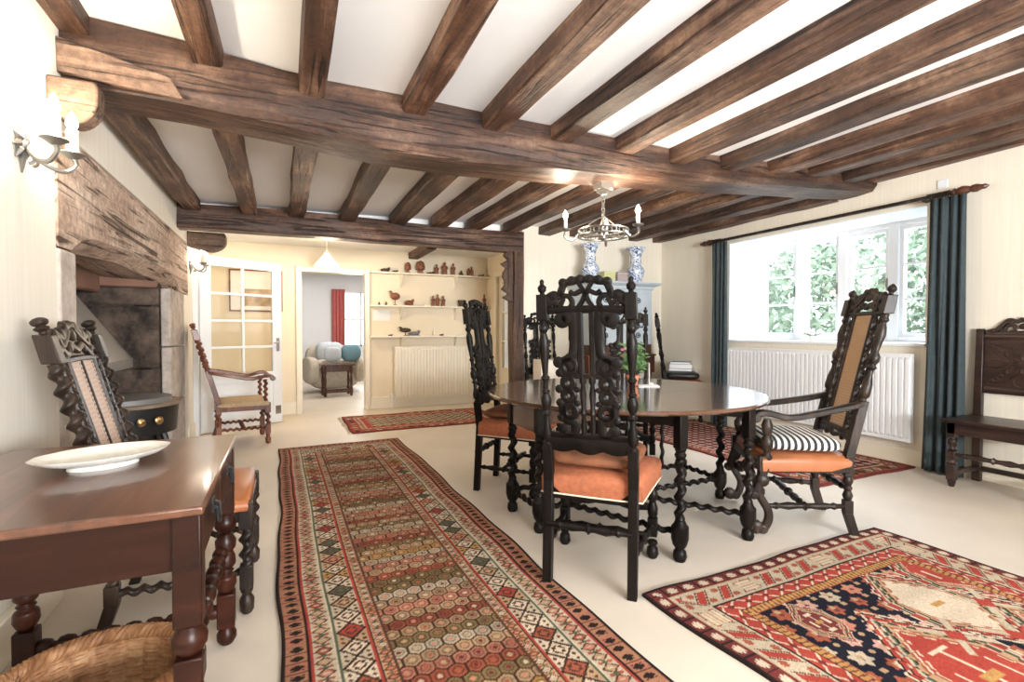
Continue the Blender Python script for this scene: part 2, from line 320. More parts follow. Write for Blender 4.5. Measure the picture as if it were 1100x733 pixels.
# left wall with fireplace opening
LW = M['wall_left']
m = MB(); m.box((-1.13, -2, 0), (XL, 2.74, 2.7)); m.box((-1.13, 5.63, 0), (XL, 7.42, 1.47)); m.box((-1.13, 5.91, 1.47), (XL, 7.42, 2.0)); m.box((-1.13, 2.74, 2.0), (XL, 7.42, 2.7))
struct(m.build('wall_left', LW, smooth=False))
m = MB(); m.box((-2.0, 2.6, 0), (-1.78, 5.95, 2.7)); m.box((-1.78, 5.04, 0), (-1.13, 5.78, 2.0)); m.box((-1.78, 2.74, 0), (-1.13, 2.95, 2.0)); m.box((-1.78, 2.74, 2.0), (-1.13, 5.78, 2.1))
struct(m.build('wall_hearth', M['stone'], smooth=False), 'dark sooty stone lining of the fireplace recess')
# coursed stone slabs of the far fireplace cheek
m = MB()
for (z0, z1, d) in ((.0, .38, .05), (.39, .8, .02), (.81, 1.32, .045), (1.33, 1.48, .02)):
    m.box((-1.77, 5.03-d, z0), (-.95, 5.05, z1))
struct(m.build('trim_1', M['stone'], bevel=.02), 'rough stone courses on the far cheek of the fireplace')
# right wall with window opening
RW = M['wall']; WY0, WY1, WZ0, WZ1 = 2.30, 4.28, 1.0, 2.14
m = MB(); m.box((XR, -2, 0), (5.35, WY0, 2.75)); m.box((XR, WY1, 0), (5.35, 5.6, 2.75)); m.box((XR, WY0, 0), (5.35, WY1, WZ0)); m.box((XR, WY0, WZ1), (5.35, WY1, 2.75))
struct(m.build('wall_right', RW, smooth=False))
m = MB(); m.box((XR-.005, WY0-.004, WZ1), (5.34, WY1+.004, WZ1+.004)); m.box((XR+.003, WY0-.001, WZ0), (5.34, WY0+.006, WZ1)); m.box((XR+.003, WY1-.006, WZ0), (5.34, WY1+.001, WZ1)); m.box((XR+.003, WY0, WZ1-.006), (5.34, WY1, WZ1+.001))
struct(m.build('trim_2', M['gloss_white'], smooth=False), 'white plastered reveal around the window')
m = MB(); m.box((XR-.035, WY0-.01, WZ0-.012), (5.3, WY1+.01, WZ0+.016))
struct(m.build('trim_3', M['gloss_white'], bevel=.006), 'white window sill board over the radiator')
# window: four lights
win = thing('window_1', 'white painted four-light casement window over the radiator', 'window', (5.25, 0, 0)); win['kind'] = 'structure'
ys = [2.30, 2.785, 3.255, 3.725, 4.28]; z0, z1 = 1.016, 2.14
m = MB(); m.box((-.05, 2.30, z0), (.05, 4.28, z0+.05)); m.box((-.05, 2.30, z1-.05), (.05, 4.28, z1))
for i, y in enumerate(ys):
    w = .045 if 0 < i < 4 else .05
    yc = y if 0 < i < 4 else (y+.03 if i == 0 else y-.03); m.box((-.06, yc-w, z0), (.05, yc+w, z1))
m.build('window_frame', M['gloss_white'], win, bevel=.008)
for i in range(4):
    a = ys[i]+(.045 if i else .08); b = ys[i+1]-(.045 if i < 3 else .08)
    m = MB(); f = .032
    m.box((-.035, a, z0+.05), (.02, a+f, z1-.05)); m.box((-.035, b-f, z0+.05), (.02, b, z1-.05)); m.box((-.035, a+f, z0+.05), (.02, b-f, z0+.05+f)); m.box((-.035, a+f, z1-.05-f), (.02, b-f, z1-.05))
    for k in (1, 2): zz = z0+.08+k*(z1-z0-.16)/3; m.box((-.02, a+f, zz-.011), (.012, b-f, zz+.011))
    cs = m.build('casement', M['gloss_white'], win, smooth=False)
    MB().box((-.004, a+f, z0+.05+f), (.0, b-f, z1-.05-f)).build('pane', M['glass'], cs, smooth=False)
    m = MB(); yy = a+.015; m.box((-.045, yy-.008, 1.5), (-.035, yy+.008, 1.62)); m.tube([(-.05, yy, 1.6), (-.06, yy, 1.57), (-.06, yy, 1.5)], .006, 6); m.build('window_catch', M['iron'], cs)
# dresser wall, alcove walls
sbox('wall_back', (2.615, 5.44, 0), (4.9, 5.56, 2.7), M['wall'], 'cream wall behind the pale blue cabinet')
m = MB(); AX = 2.9
m.box((AX, 5.5, 0), (AX+.12, 6.3, 2.7)); m.box((AX, 6.9, 0), (AX+.12, 7.42, 2.7)); m.box((AX, 6.3, 1.93), (AX+.12, 6.9, 2.7)); m.box((2.615, 5.5, 0), (AX, 5.56, 2.7))
struct(m.build('wall_alcove', M['alcove'], smooth=False))
m = MB(); m.box((-1.13, 7.3, 0), (.2, 7.42, 2.7)); m.box((1.05, 7.3, 0), (AX+.12, 7.42, 2.7)); m.box((.2, 7.3, 1.93), (1.05, 7.42, 2.7))
struct(m.build('wall_rear', M['alcove'], smooth=False))
m = MB(); m.box((.14, 7.255, 0), (.215, 7.44, 1.915)); m.box((1.035, 7.255, 0), (1.1, 7.44, 1.915)); m.box((.14, 7.255, 1.915), (1.1, 7.44, 1.99))
struct(m.build('trim_4', M['cream_gloss'], bevel=.006), 'cream painted frame of the open doorway')
m = MB(); m.box((-.87, 7.27, 0), (.14, 7.3, .17)); m.box((1.1, 7.27, 0), (AX, 7.3, .17)); struct(m.build('baseboard_rear', M['cream_gloss'], bevel=.006))
m = MB(); m.box((XR-.02, -2, 0), (XR, 5.44, .13)); struct(m.build('baseboard_right', M['cream_gloss'], bevel=.006))
m = MB(); m.box((2.62, 5.42, 0), (XR, 5.44, .13)); struct(m.build('baseboard_back', M['cream_gloss'], bevel=.006))
m = MB(); m.box((XL, -2, 0), (XL+.03, 2.66, .16)); m.box((XL, 5.8, 0), (XL+.02, 6.2, .16)); struct(m.build('baseboard_left', M['cream_gloss'], bevel=.006))
# wall behind the camera; wide opening added to let fill light in
m = MB(); m.box((-1.13, -2.12, 0), (5.35, -2, .9)); m.box((-1.13, -2.12, 2.1), (5.35, -2, 2.7)); m.box((-1.13, -2.12, .9), (.4, -2, 2.1)); m.box((2.6, -2.12, .9), (5.35, -2, 2.1))
struct(m.build('wall_front', M['wall'], smooth=False))
# ceilings
CZ = [(-1.2, 2.53), (-.83, 2.52), (-.327, 2.487), (.134, 2.43), (.668, 2.426), (1.144, 2.412), (2.075, 2.403), (2.531, 2.396), (2.999, 2.414), (3.486, 2.435), (3.933, 2.466), (4.353, 2.484), (4.68, 2.52), (5.4, 2.53)]
m = MB(); m.rings([[(x, -2.1, z), (x, 3.0, z), (x, 3.0, 2.7), (x, -2.1, 2.7)] for x, z in CZ]); struct(m.build('ceiling', M['white'], sharp=60))
def zr(x): return 2.215+(x+.8)*.0205          # underside of the rear joists
m = MB(); m.hexa([(-1.2, 2.95, zr(-1.2)+.10), (5.4, 2.95, zr(5.4)+.10), (5.4, 5.5, zr(5.4)+.10), (-1.2, 5.5, zr(-1.2)+.10)], [(-1.2, 2.95, 2.7), (5.4, 2.95, 2.7), (5.4, 5.5, 2.7), (-1.2, 5.5, 2.7)])
struct(m.build('ceiling_rear', M['white'], smooth=False))
sbox('ceiling_alcove', (-1.2, 5.5, 2.26), (3.1, 7.42, 2.75), M['white'])

# oak beams
def rough_bar(m, st, jit=.006):
    # st: list of (centre point, half width vector, half height vector); octagonal worn section
    R = []
    for c, a, b in st:
        c = Vector(c); a = Vector(a); b = Vector(b); r = []
        for p, q in ((-1, .9), (-1, -.86), (-.88, -1), (.88, -1), (1, -.86), (1, .9), (.9, 1), (-.9, 1)):
            r.append(tuple(c + a*p + b*q + Vector([random.uniform(-jit, jit) for _ in range(3)])))
        R.append(r)
    m.rings(R)
def joist(x0, x1, w0, w1, ya, yb, zb, zt, k=9):
    m = MB(); st = []
    for i in range(k):
        t = i/(k-1); x = x0+(x1-x0)*t; w = w0+(w1-w0)*t
        st.append(((x+random.uniform(-.006, .006), ya+(yb-ya)*t, (zb+zt)/2), (w/2, 0, 0), (0, 0, (zt-zb)/2)))
    rough_bar(m, st); return m.build('ceiling_joist', M['beamY'], sharp=25)
FJ = [(-.83, .12, 2.42), (-.327, .125, 2.387), (.134, .12, 2.326), (.668, .125, 2.326), (1.144, .145, 2.31), (1.597, .14, 2.31), (2.075, .135, 2.303), (2.531, .14, 2.295), (2.999, .14, 2.314), (3.486, .15, 2.335), (3.933, .135, 2.367), (4.353, .145, 2.383), (4.68, .12, 2.42)]
onames = ['along the left wall', 'second from the left wall', 'third from the left wall', 'fourth from the left wall', 'fifth from the left wall', 'sixth from the left wall', 'seventh from the left wall', 'eighth from the left wall', 'ninth from the left wall', 'tenth from the left wall', 'eleventh from the left wall', 'twelfth from the left wall', 'against the right wall']
for i, (x, w, zb_) in enumerate(FJ):
    o = joist(x, x, w, w, -2.0, 2.9, zb_, zb_+.125)
    tag(o, 'dark oak joist in front of the main beam, ' + onames[i], 'beam', 'oak joists in front of the main beam')
RJ = [(-.76, .13, .2), (-.29, .13, .12), (.125, .14, .13), (.60, .15, .15), (1.10, .17, .17), (1.55, .18, .18), (1.97, .18, .18), (2.42, .17, .2), (2.92, .17, .17), (3.36, .16, .16), (3.78, .15, .15), (4.26, .15, .15), (4.66, .13, .13)]
for i, (x, w0, w1) in enumerate(RJ):
    o = joist(x, x, w0, w0, 3.0, 5.38 if x < 2.5 else 5.44, zr(x), zr(x)+.13)
    tag(o, 'dark oak joist beyond the main beam, ' + onames[i], 'beam', 'oak joists beyond the main beam')
m = MB(); R = []
for x, yf, yb, zb, zt in ((-.9, 2.80, 3.12, 2.20, 2.52), (-.45, 2.79, 3.11, 2.195, 2.49), (0, 2.785, 3.12, 2.155, 2.44), (.5, 2.775, 3.12, 2.115, 2.43), (1.0, 2.765, 3.12, 2.115, 2.42), (1.6, 2.75, 3.11, 2.14, 2.41), (2.1, 2.74, 3.1, 2.165, 2.41), (2.65, 2.73, 3.07, 2.195, 2.41), (3.2, 2.72, 3.06, 2.235, 2.43), (3.66, 2.70, 3.05, 2.265, 2.46), (4.2, 2.69, 3.04, 2.30, 2.49), (4.74, 2.68, 3.02, 2.335, 2.52)):
    j = lambda: random.uniform(-.008, .008)
    h = zt-zb; R.append([(x, yf+.02, zt), (x, yf+.01+j(), zb+h*.72), (x, yf+j(), zb+h*.35), (x, yf+.005+j(), zb+.05), (x, yf+.035, zb+.008+j()), (x, (yf+yb)/2, zb+j()), (x, yb-.045, zb+j()), (x, yb, zb+.04), (x, yb, zt)])
m.rings(R); mb = m.build('ceiling_beam', M['beamX'], sharp=28)
tag(mb, 'massive dark oak main beam crossing the whole ceiling', 'beam')
m = MB(); m.hexa([(-.88, 2.772, 2.23), (-.42, 2.772, 2.20), (-.42, 2.80, 2.20), (-.88, 2.80, 2.23)], [(-.88, 2.762, 2.38), (-.47, 2.77, 2.29), (-.47, 2.80, 2.29), (-.88, 2.80, 2.38)])
m.build('patch_board', M['patch'], mb, bevel=.006)
m = MB(); st = []
for i in range(9):
    x = -.88+i*(2.6+.88)/8; st.append(((x, 5.46, 2.17+.012*sin(i*.7)+.012*i/8), (0, .09, 0), (0, 0, .115))); 
rough_bar(m, st); tag(m.build('ceiling_beam', M['beamX'], sharp=28), 'dark oak cross beam over the alcove, ending on the post', 'beam')
m = MB(); m.box((1.66, 6.3, 2.17), (1.8, 7.3, 2.28)); tag(m.build('ceiling_joist', M['beamY'], bevel=.01), 'short brown joist end in the alcove above the top shelf', 'beam')
# post with a carved ragged flange
m = MB(); st = [((2.545+.004*sin(i), 5.47, z), (.068, 0, 0), (0, .09, 0)) for i, z in enumerate(np.linspace(0, 2.3, 10))]
rough_bar(m, st, .004); po = m.build('oak_post', M['post'], sharp=28); tag(po, 'dark oak post at the alcove corner beside the cross beam', 'post')
m = MB(); pts = []
zz = np.linspace(1.46, 2.06, 13); R = []
for i, z in enumerate(zz):
    e = .085+.03*sin(i*2.3)+(.02 if i % 2 else -.012) - (.05 if i in (0,) else 0); e += .03*sin(pi*i/12)
    R.append([(2.48, 5.40, z), (2.48-e, 5.41, z), (2.48-e, 5.46, z), (2.48, 5.47, z)])
m.rings(R); m.build('carved_bracket', M['post'], po, bevel=.008)
# fireplace lintel + jambs
m = MB(); R = []
for y in np.linspace(2.735, 5.9, 22):
    e = 0 if (y < 3.0 or y > 5.3) else 1; x0 = XL+.006+.004*sin(y*3)
    zc = (float(np.interp(y, [3.0, 3.1, 4.2, 5.0, 5.3], [1.545, 1.58, 1.633, 1.61, 1.57])) if e else 1.49); zl = (float(np.interp(y, [3, 3.2, 4.0, 4.9, 5.3], [1.49, 1.51, 1.556, 1.53, 1.5])) if e else 1.48); xb = x0-.10*e-.002
    R.append([(x0-.02, y, 2.0), (x0, y, 1.985), (x0, y, zc), (xb, y, zl), (-1.3, y, zl+.02), (-1.3, y, 2.0)])
m.rings(R); tag(m.build('fireplace_lintel', M['lintel'], sharp=25), 'huge weathered oak lintel over the inglenook fireplace', 'lintel')
for k, (a, b, lab) in enumerate(((2.74, 2.925, 'pale dressed stone jamb at the near side of the fireplace'), (5.0, 5.62, 'pale dressed stone jamb at the far side of the fireplace'))):
    m = MB()
    for z0_, z1_ in ((0, .5), (.508, .98), (.988, 1.475)): m.box((-1.2 if not k else -.94, a, z0_), (XL+.012, b, z1_))
    tag(m.build('fireplace_jamb', M['jamb'], bevel=.012), lab, 'fireplace jamb')
m = MB(); m.box((-1.42, 2.96, 1.42), (-1.32, 4.94, 1.98)); m.box((-1.77, 4.94, 1.475), (-.96, 5.04, 1.98)); struct(m.build('trim_5', M['sootred'], bevel=.02), 'brown plastered smoke board under the lintel')
m = MB(); m.box((-1.77, 3.07, 0), (XL+.02, 4.98, .06)); struct(m.build('trim_6', M['hearth'], bevel=.015), 'stone hearth slab of the fireplace')

# ---------------------------------------------------------------- fireplace metal
hd = thing('fire_hood', 'grey sheet-metal canopy hood hanging inside the fireplace', 'hood', (-1.43, 4.22, .83))
m = MB(); b = [(-.34, -.62, .07), (.33, -.62, .07), (.33, .62, .07), (-.34, .62, .07)]; t = [(-.34, -.17, .62), (.06, -.17, .62), (.06, .19, .62), (-.34, .19, .62)]
m.hexa(b, t); m.hexa([(-.34, -.17, .62), (.06, -.17, .62), (.06, .19, .62), (-.34, .19, .62)], [(-.34, -.15, 1.2), (.02, -.15, 1.2), (.02, .17, 1.2), (-.34, .17, 1.2)])
m.build('canopy', M['hood'], hd, sharp=20)
m = MB(); m.box((-.345, -.625, 0), (.335, .625, .075)); m.build('rim', M['hood'], hd, bevel=.004)
sv = thing('stove', 'round-fronted black iron stove with two knobs in the fireplace', 'stove', (-1.10, 4.6, .06))
def halfring(m, r0, r1, z0_, z1_, n=20, cy=0):
    m.lathe((0, 0, z0_), (0, 0, z1_), [(0, r0), (1, r1)], n)
m = MB(); halfring(m, .33, .345, .3, .50, 28); m.build('fire_box', M['blackiron'], sv)
m = MB(); halfring(m, .355, .365, .50, .525, 28); m.build('rim', M['hearth'], sv)
m = MB(); halfring(m, .30, .30, .525, .56, 28); m.build('lid', M['hood'], sv)
for a in (-100, -20, 60, 150): m = MB(); m.tube([(.27*cos(RAD(a)), .27*sin(RAD(a)), .31), (.33*cos(RAD(a)), .33*sin(RAD(a)), .12), (.31*cos(RAD(a)), .31*sin(RAD(a)), 0)], [.025, .02, .022], 8); m.build('foot', M['blackiron'], sv)
for a in (-62, -44):
    m = MB(); d = Vector((cos(RAD(a)), sin(RAD(a)), 0)); p = d*.335+Vector((0, 0, .41)); m.lathe(p, p+d*.05, [(0, .012), (.3, .012), (.5, .03), (.8, .03), (1, .015)], 12); m.build('knob', M['brass'], sv)

# ---------------------------------------------------------------- left glass door
gd = thing('door_1', 'white glazed door standing open against the left wall', 'door', (-.83, 6.24, .012), math.degrees(atan2(.5, .8))); gd['kind'] = 'structure'
L, Hh = .93, 1.92
m = MB(); s_ = .115
m.box((0, -.02, 0), (s_, .02, Hh)); m.box((L-s_, -.02, 0), (L, .02, Hh)); m.box((s_, -.02, Hh-.1), (L-s_, .02, Hh)); m.box((s_, -.02, 0), (L-s_, .02, .2)); m.box((s_, -.02, .52), (L-s_, .02, .62)); m.box((s_, -.012, .2), (L-s_, .012, .52))
m.box((L/2-.014, -.018, .62), (L/2+.014, .018, Hh-.1))
for k in (1, 2, 3): zz = .62+k*(Hh-.72)/4; m.box((s_, -.018, zz-.014), (L-s_, .018, zz+.014))
m.build('door_leaf', M['gloss_white'], gd, bevel=.004)
MB().box((s_, -.003, .62), (L-s_, .003, Hh-.1)).build('door_glass', M['doorglass'], gd, smooth=False)
m = MB(); m.box((L-.075, -.028, .86), (L-.035, -.02, 1.02)); m.tube([(L-.055, -.03, .97), (L-.055, -.065, .97), (L-.13, -.07, .965)], .009, 8); m.build('door_handle', M['chrome'], gd)
m = MB(); m.box((L-.09, -.024, .1), (L-.02, -.02, .2)); m.build('door_stop', M['chrome'], gd)
m = MB(); m.box((XL-.001, 6.16, 0), (XL+.05, 6.25, 1.98)); struct(m.build('trim_7', M['gloss_white'], bevel=.005), 'white hanging post of the glazed door')
pic = thing('framed_picture', 'thin-framed landscape drawing seen through the glazed door', 'picture', (-.33, 7.296, 1.64))
m = MB(); w, h = .31, .27
for lo, hi in (((-w, -.02, -h), (w, 0, -h+.018)), ((-w, -.02, h-.018), (w, 0, h)), ((-w, -.02, -h), (-w+.018, 0, h)), ((w-.018, -.02, -h), (w, 0, h))): m.box(lo, hi)
m.build('frame', M['carv'], pic, bevel=.003); MB().box((-w+.01, -.008, -h+.01), (w-.01, -.001, h-.01)).build('mount', M['paper'], pic, smooth=False)
MB().box((-.16, -.01, -.2), (.2, -.007, .02)).build('drawing', plain('sepia_drawing', (.5, .36, .22), .8, noise=.4, nscale=9), pic, smooth=False)
# alcove glazed door on the right return
gd = thing('door_2', 'cream glazed door in the alcove side wall behind the oak post', 'door', (2.93, 6.3, .01)); gd['kind'] = 'structure'
m = MB(); m.box((0, 0, 0), (.04, .1, 1.92)); m.box((0, .5, 0), (.04, .6, 1.92)); m.box((0, .1, 1.82), (.04, .5, 1.92)); m.box((0, .1, 0), (.04, .5, .55))
for zz in (.55, .95, 1.37): m.box((0, .1, zz-.012), (.04, .5, zz+.012))
m.build('door_leaf', M['cream_gloss'], gd, bevel=.004); MB().box((.018, .1, .55), (.024, .5, 1.82)).build('door_glass', M['doorglass'], gd, smooth=False)
m = MB(); m.box((2.87, 6.24, 0), (2.9, 6.31, 1.92)); m.box((2.87, 6.89, 0), (2.9, 6.96, 1.92)); m.box((2.87, 6.24, 1.92), (2.9, 6.96, 1.99)); struct(m.build('trim_8', M['cream_gloss'], bevel=.004), 'cream frame of the alcove side door')
sbox('wall_passage', (3.5, 5.6, 0), (3.6, 7.42, 2.5), M['alcove'])

# ---------------------------------------------------------------- far room
FR = plain('far_room_paint', (.78, .78, .8), .8)
m = MB(); m.box((-1.2, 11.5, 0), (1.15, 11.62, 2.45)); m.box((2.3, 11.5, 0), (3.6, 11.62, 2.45)); m.box((1.15, 11.5, 0), (2.3, 11.62, .75)); m.box((1.15, 11.5, 2.0), (2.3, 11.62, 2.45)); struct(m.build('wall_far', FR, smooth=False))
m = MB(); m.box((-1.3, 7.42, 0), (-1.2, 11.6, 2.45)); m.box((3.6, 7.42, 0), (3.7, 11.6, 2.45)); struct(m.build('wall_far_sides', FR, smooth=False))
sbox('ceiling_far', (-1.3, 7.42, 2.35), (3.7, 11.6, 2.45), M['white'])
w2 = thing('window_2', 'white casement window in the far room beside the red curtain', 'window', (1.72, 11.53, 1.37)); w2['kind'] = 'structure'
m = MB()
for lo, hi in (((-.57, -.03, -.62), (.57, .03, -.56)), ((-.57, -.03, .57), (.57, .03, .63)), ((-.57, -.03, -.6), (-.51, .03, .6)), ((.51, -.03, -.6), (.57, .03, .6)), ((-.2, -.03, -.6), (-.15, .03, .6)), ((.15, -.03, -.6), (.2, .03, .6)), ((-.55, -.02, -.02), (.55, .02, .02))): m.box(lo, hi)
m.build('window_frame', M['gloss_white'], w2, bevel=.004); MB().box((-.52, -.004, -.57), (.52, .0, .58)).build('pane', M['glass'], w2, smooth=False)
def drape(name, mat, x0, y0, x1, y1, zt, zb, folds, amp, flare=1, lean=0, nu=64, nv=14, parent=None, thick=.006):
    m = MB(); P = []
    dx, dy = x1-x0, y1-y0; L = sqrt(dx*dx+dy*dy); nx, ny = -dy/L, dx/L; cx, cy = (x0+x1)/2, (y0+y1)/2
    for i in range(nv+1):
        t = i/nv; z = zt+(zb-zt)*t; row = []; sc = 1+(flare-1)*t**1.3
        for j in range(nu+1):
            u = j/nu; a = amp*(.6+.5*t)*(sin(2*pi*folds*u+.5*sin(3*t+u*5))+.35*sin(2*pi*folds*2.3*u+2*t)); k = (u-.5)*sc+.5 + lean*t
            row.append((x0+dx*k+nx*a, y0+dy*k+ny*a, z))
        P.append(row)
    m.rings(P, closed=False, caps=False); o = m.build(name, mat, parent, sharp=180)
    s = o.modifiers.new('solid', 'SOLIDIFY'); s.thickness = thick; return o
c = drape('curtain', M['redcurtain'], .93, 11.42, 1.2, 11.42, 2.02, .35, 4, .03); tag(c, 'red patterned curtain hanging in the far room beyond the doorway', 'curtain')
def cushion(m, c, d, k=.35, nu=14, nv=10, p=2.6, R=None):
    # superellipsoid pillow with centre c, half sizes d
    sg = lambda v, e: math.copysign(abs(v)**e, v)
    Rr = []
    for i in range(nv+1):
        ph = -pi/2+pi*i/nv; r = []
        for j in range(nu):
            th = 2*pi*j/nu; x = sg(cos(ph), k*1.4)*sg(cos(th), k); y = sg(cos(ph), k*1.4)*sg(sin(th), k); z = sg(sin(ph), .8)
            r.append((c[0]+d[0]*x, c[1]+d[1]*y, c[2]+d[2]*z))
        Rr.append(r)
    m.rings(Rr)
sf = thing('sofa', 'beige two-seat sofa with rolled arms in the far room', 'sofa', (.82, 9.78, 0), 8)
m = MB(); cushion(m, (0, .1, .27), (.42, .4, .22)); m.build('base', M['sofa'], sf); m = MB(); cushion(m, (0, .02, .5), (.38, .36, .09)); m.build('seat_cushion', M['sofa'], sf)
m = MB(); cushion(m, (0, .42, .62), (.42, .13, .24)); m.build('backrest', M['sofa'], sf)
for sx in (-1, 1): m = MB(); cushion(m, (sx*.4, .05, .4), (.1, .42, .24)); m.build('armrest', M['sofa'], sf)
m = MB(); cushion(m, (-.02, .25, .72), (.24, .14, .19)); m.build('throw', M['throw'], sf)
m = MB(); cushion(m, (0, 0, 0), (.17, .09, .15)); o = m.build('cushion', M['teal']); o.location = (1.1, 9.52, .72); o.rotation_euler = (RAD(-15), 0, RAD(10)); tag(o, 'blue cushion on the sofa in the far room', 'cushion')
m = MB(); cushion(m, (0, 0, 0), (.15, .07, .13)); o = m.build('cushion', M['throw']); o.location = (.78, 9.45, .7); o.rotation_euler = (RAD(-15), 0, RAD(-12)); tag(o, 'grey cushion on the sofa in the far room', 'cushion')
st_ = thing('side_table', 'small brown oak side table in front of the far sofa', 'side table', (.82, 9.1, 0), 5)
m = MB(); m.box((-.27, -.17, .52), (.27, .17, .55)); m.build('tabletop', M['redoak'], st_, bevel=.006)
m = MB(); m.box((-.22, -.13, .42), (.22, .13, .52)); m.build('frame', M['redoak'], st_, bevel=.004)
for sy in (-.13, .1): m = MB(); m.box((-.22, sy, .06), (.22, sy+.03, .1)); m.build('stretcher', M['redoak'], st_, bevel=.004)
for sx in (-1, 1):
    for sy in (-1, 1): m = MB(); m.lathe((sx*.215, sy*.125, 0), (sx*.215, sy*.125, .52), [(0, .02), (.1, .028), (.25, .028), (.3, .018), (.5, .026), (.7, .016), (.78, .028), (1, .028)], 8); m.build('leg', M['redoak'], st_)

# ---------------------------------------------------------------- garden outside the window
m = MB(); m.box((5.4, -6, -.3), (14, 14, -.2)); struct(m.build('ground', M['lawn'], smooth=False))
def leafball(name, cx, cy, cz, rx, ry, rz, n, size, mat):
    d = rng.normal(size=(n, 3)); d /= np.linalg.norm(d, axis=1)[:, None]; r = rng.uniform(.55, 1, n)**.6
    P = d*r[:, None]*np.array([rx, ry, rz]); P[:, 2] = np.where(P[:, 2]+cz < -.2, -.2-cz+rng.uniform(0, .3, n), P[:, 2])
    a = rng.normal(size=(n, 3)); a /= np.linalg.norm(a, axis=1)[:, None]; b = np.cross(a, rng.normal(size=(n, 3))); b /= np.linalg.norm(b, axis=1)[:, None]
    sz = size*rng.uniform(.6, 1.4, (n, 1)); V = np.stack([P-a*sz, P-b*sz*.45, P+a*sz, P+b*sz*.45], 1).reshape(-1, 3)
    me = bpy.data.meshes.new(name); me.from_pydata(V.tolist(), [], np.arange(4*n).reshape(-1, 4).tolist()); me.materials.append(mat)
    o = bpy.data.objects.new(name, me); COL.objects.link(o); o.location = (cx, cy, cz); return o
M['leafin'] = plain('inner_leaf', (.08, .17, .06), .7, noise=.5, nscale=2)
for i, (x, y, z, rx, ry, rz, n, lab) in enumerate(((9.2, 8.0, 1.2, 1.1, .95, 1.7, 3000, 'leafy garden bush seen through the leftmost window light'), (8.9, 6.15, 1.0, 1.0, .88, 1.9, 3000, 'leafy garden bush seen through the second window light'), (9.3, 4.5, 1.1, 1.0, .75, 1.8, 2600, 'leafy garden bush seen through the third window light'), (8.8, 3.1, 1.2, .9, .62, 1.7, 2200, 'leafy garden bush seen through the window light beside the near curtain'), (12.5, 11.2, 1.6, 1.2, 1.9, 2.2, 3000, 'tall pale hedge bush far behind the leftmost garden bush'), (12.8, 7.2, 1.7, 1.2, 1.9, 2.3, 3000, 'tall pale hedge bush far behind the middle garden bushes'), (12.3, 3.3, 1.6, 1.2, 1.9, 2.2, 3000, 'tall pale hedge bush far behind the near garden bush'))):
    t = thing('garden_bush', lab, 'bush', (x, y, -.2), 0, 'garden bushes outside the window')
    o = leafball('foliage', 0, 0, z+.2, rx, ry, rz, n, .085, M['leafout']); o.parent = t
    m = MB(); m.tube([(0, 0, 0), (.03, .02, .5), (0, .05, 1.3)], [.05, .04, .02], 8); m.tube([(.03, .02, .4), (.3, .3, 1.2)], [.03, .012], 6); m.tube([(.03, .02, .5), (-.2, -.35, 1.3)], [.03, .012], 6); m.build('trunk', M['carvdark'], t)

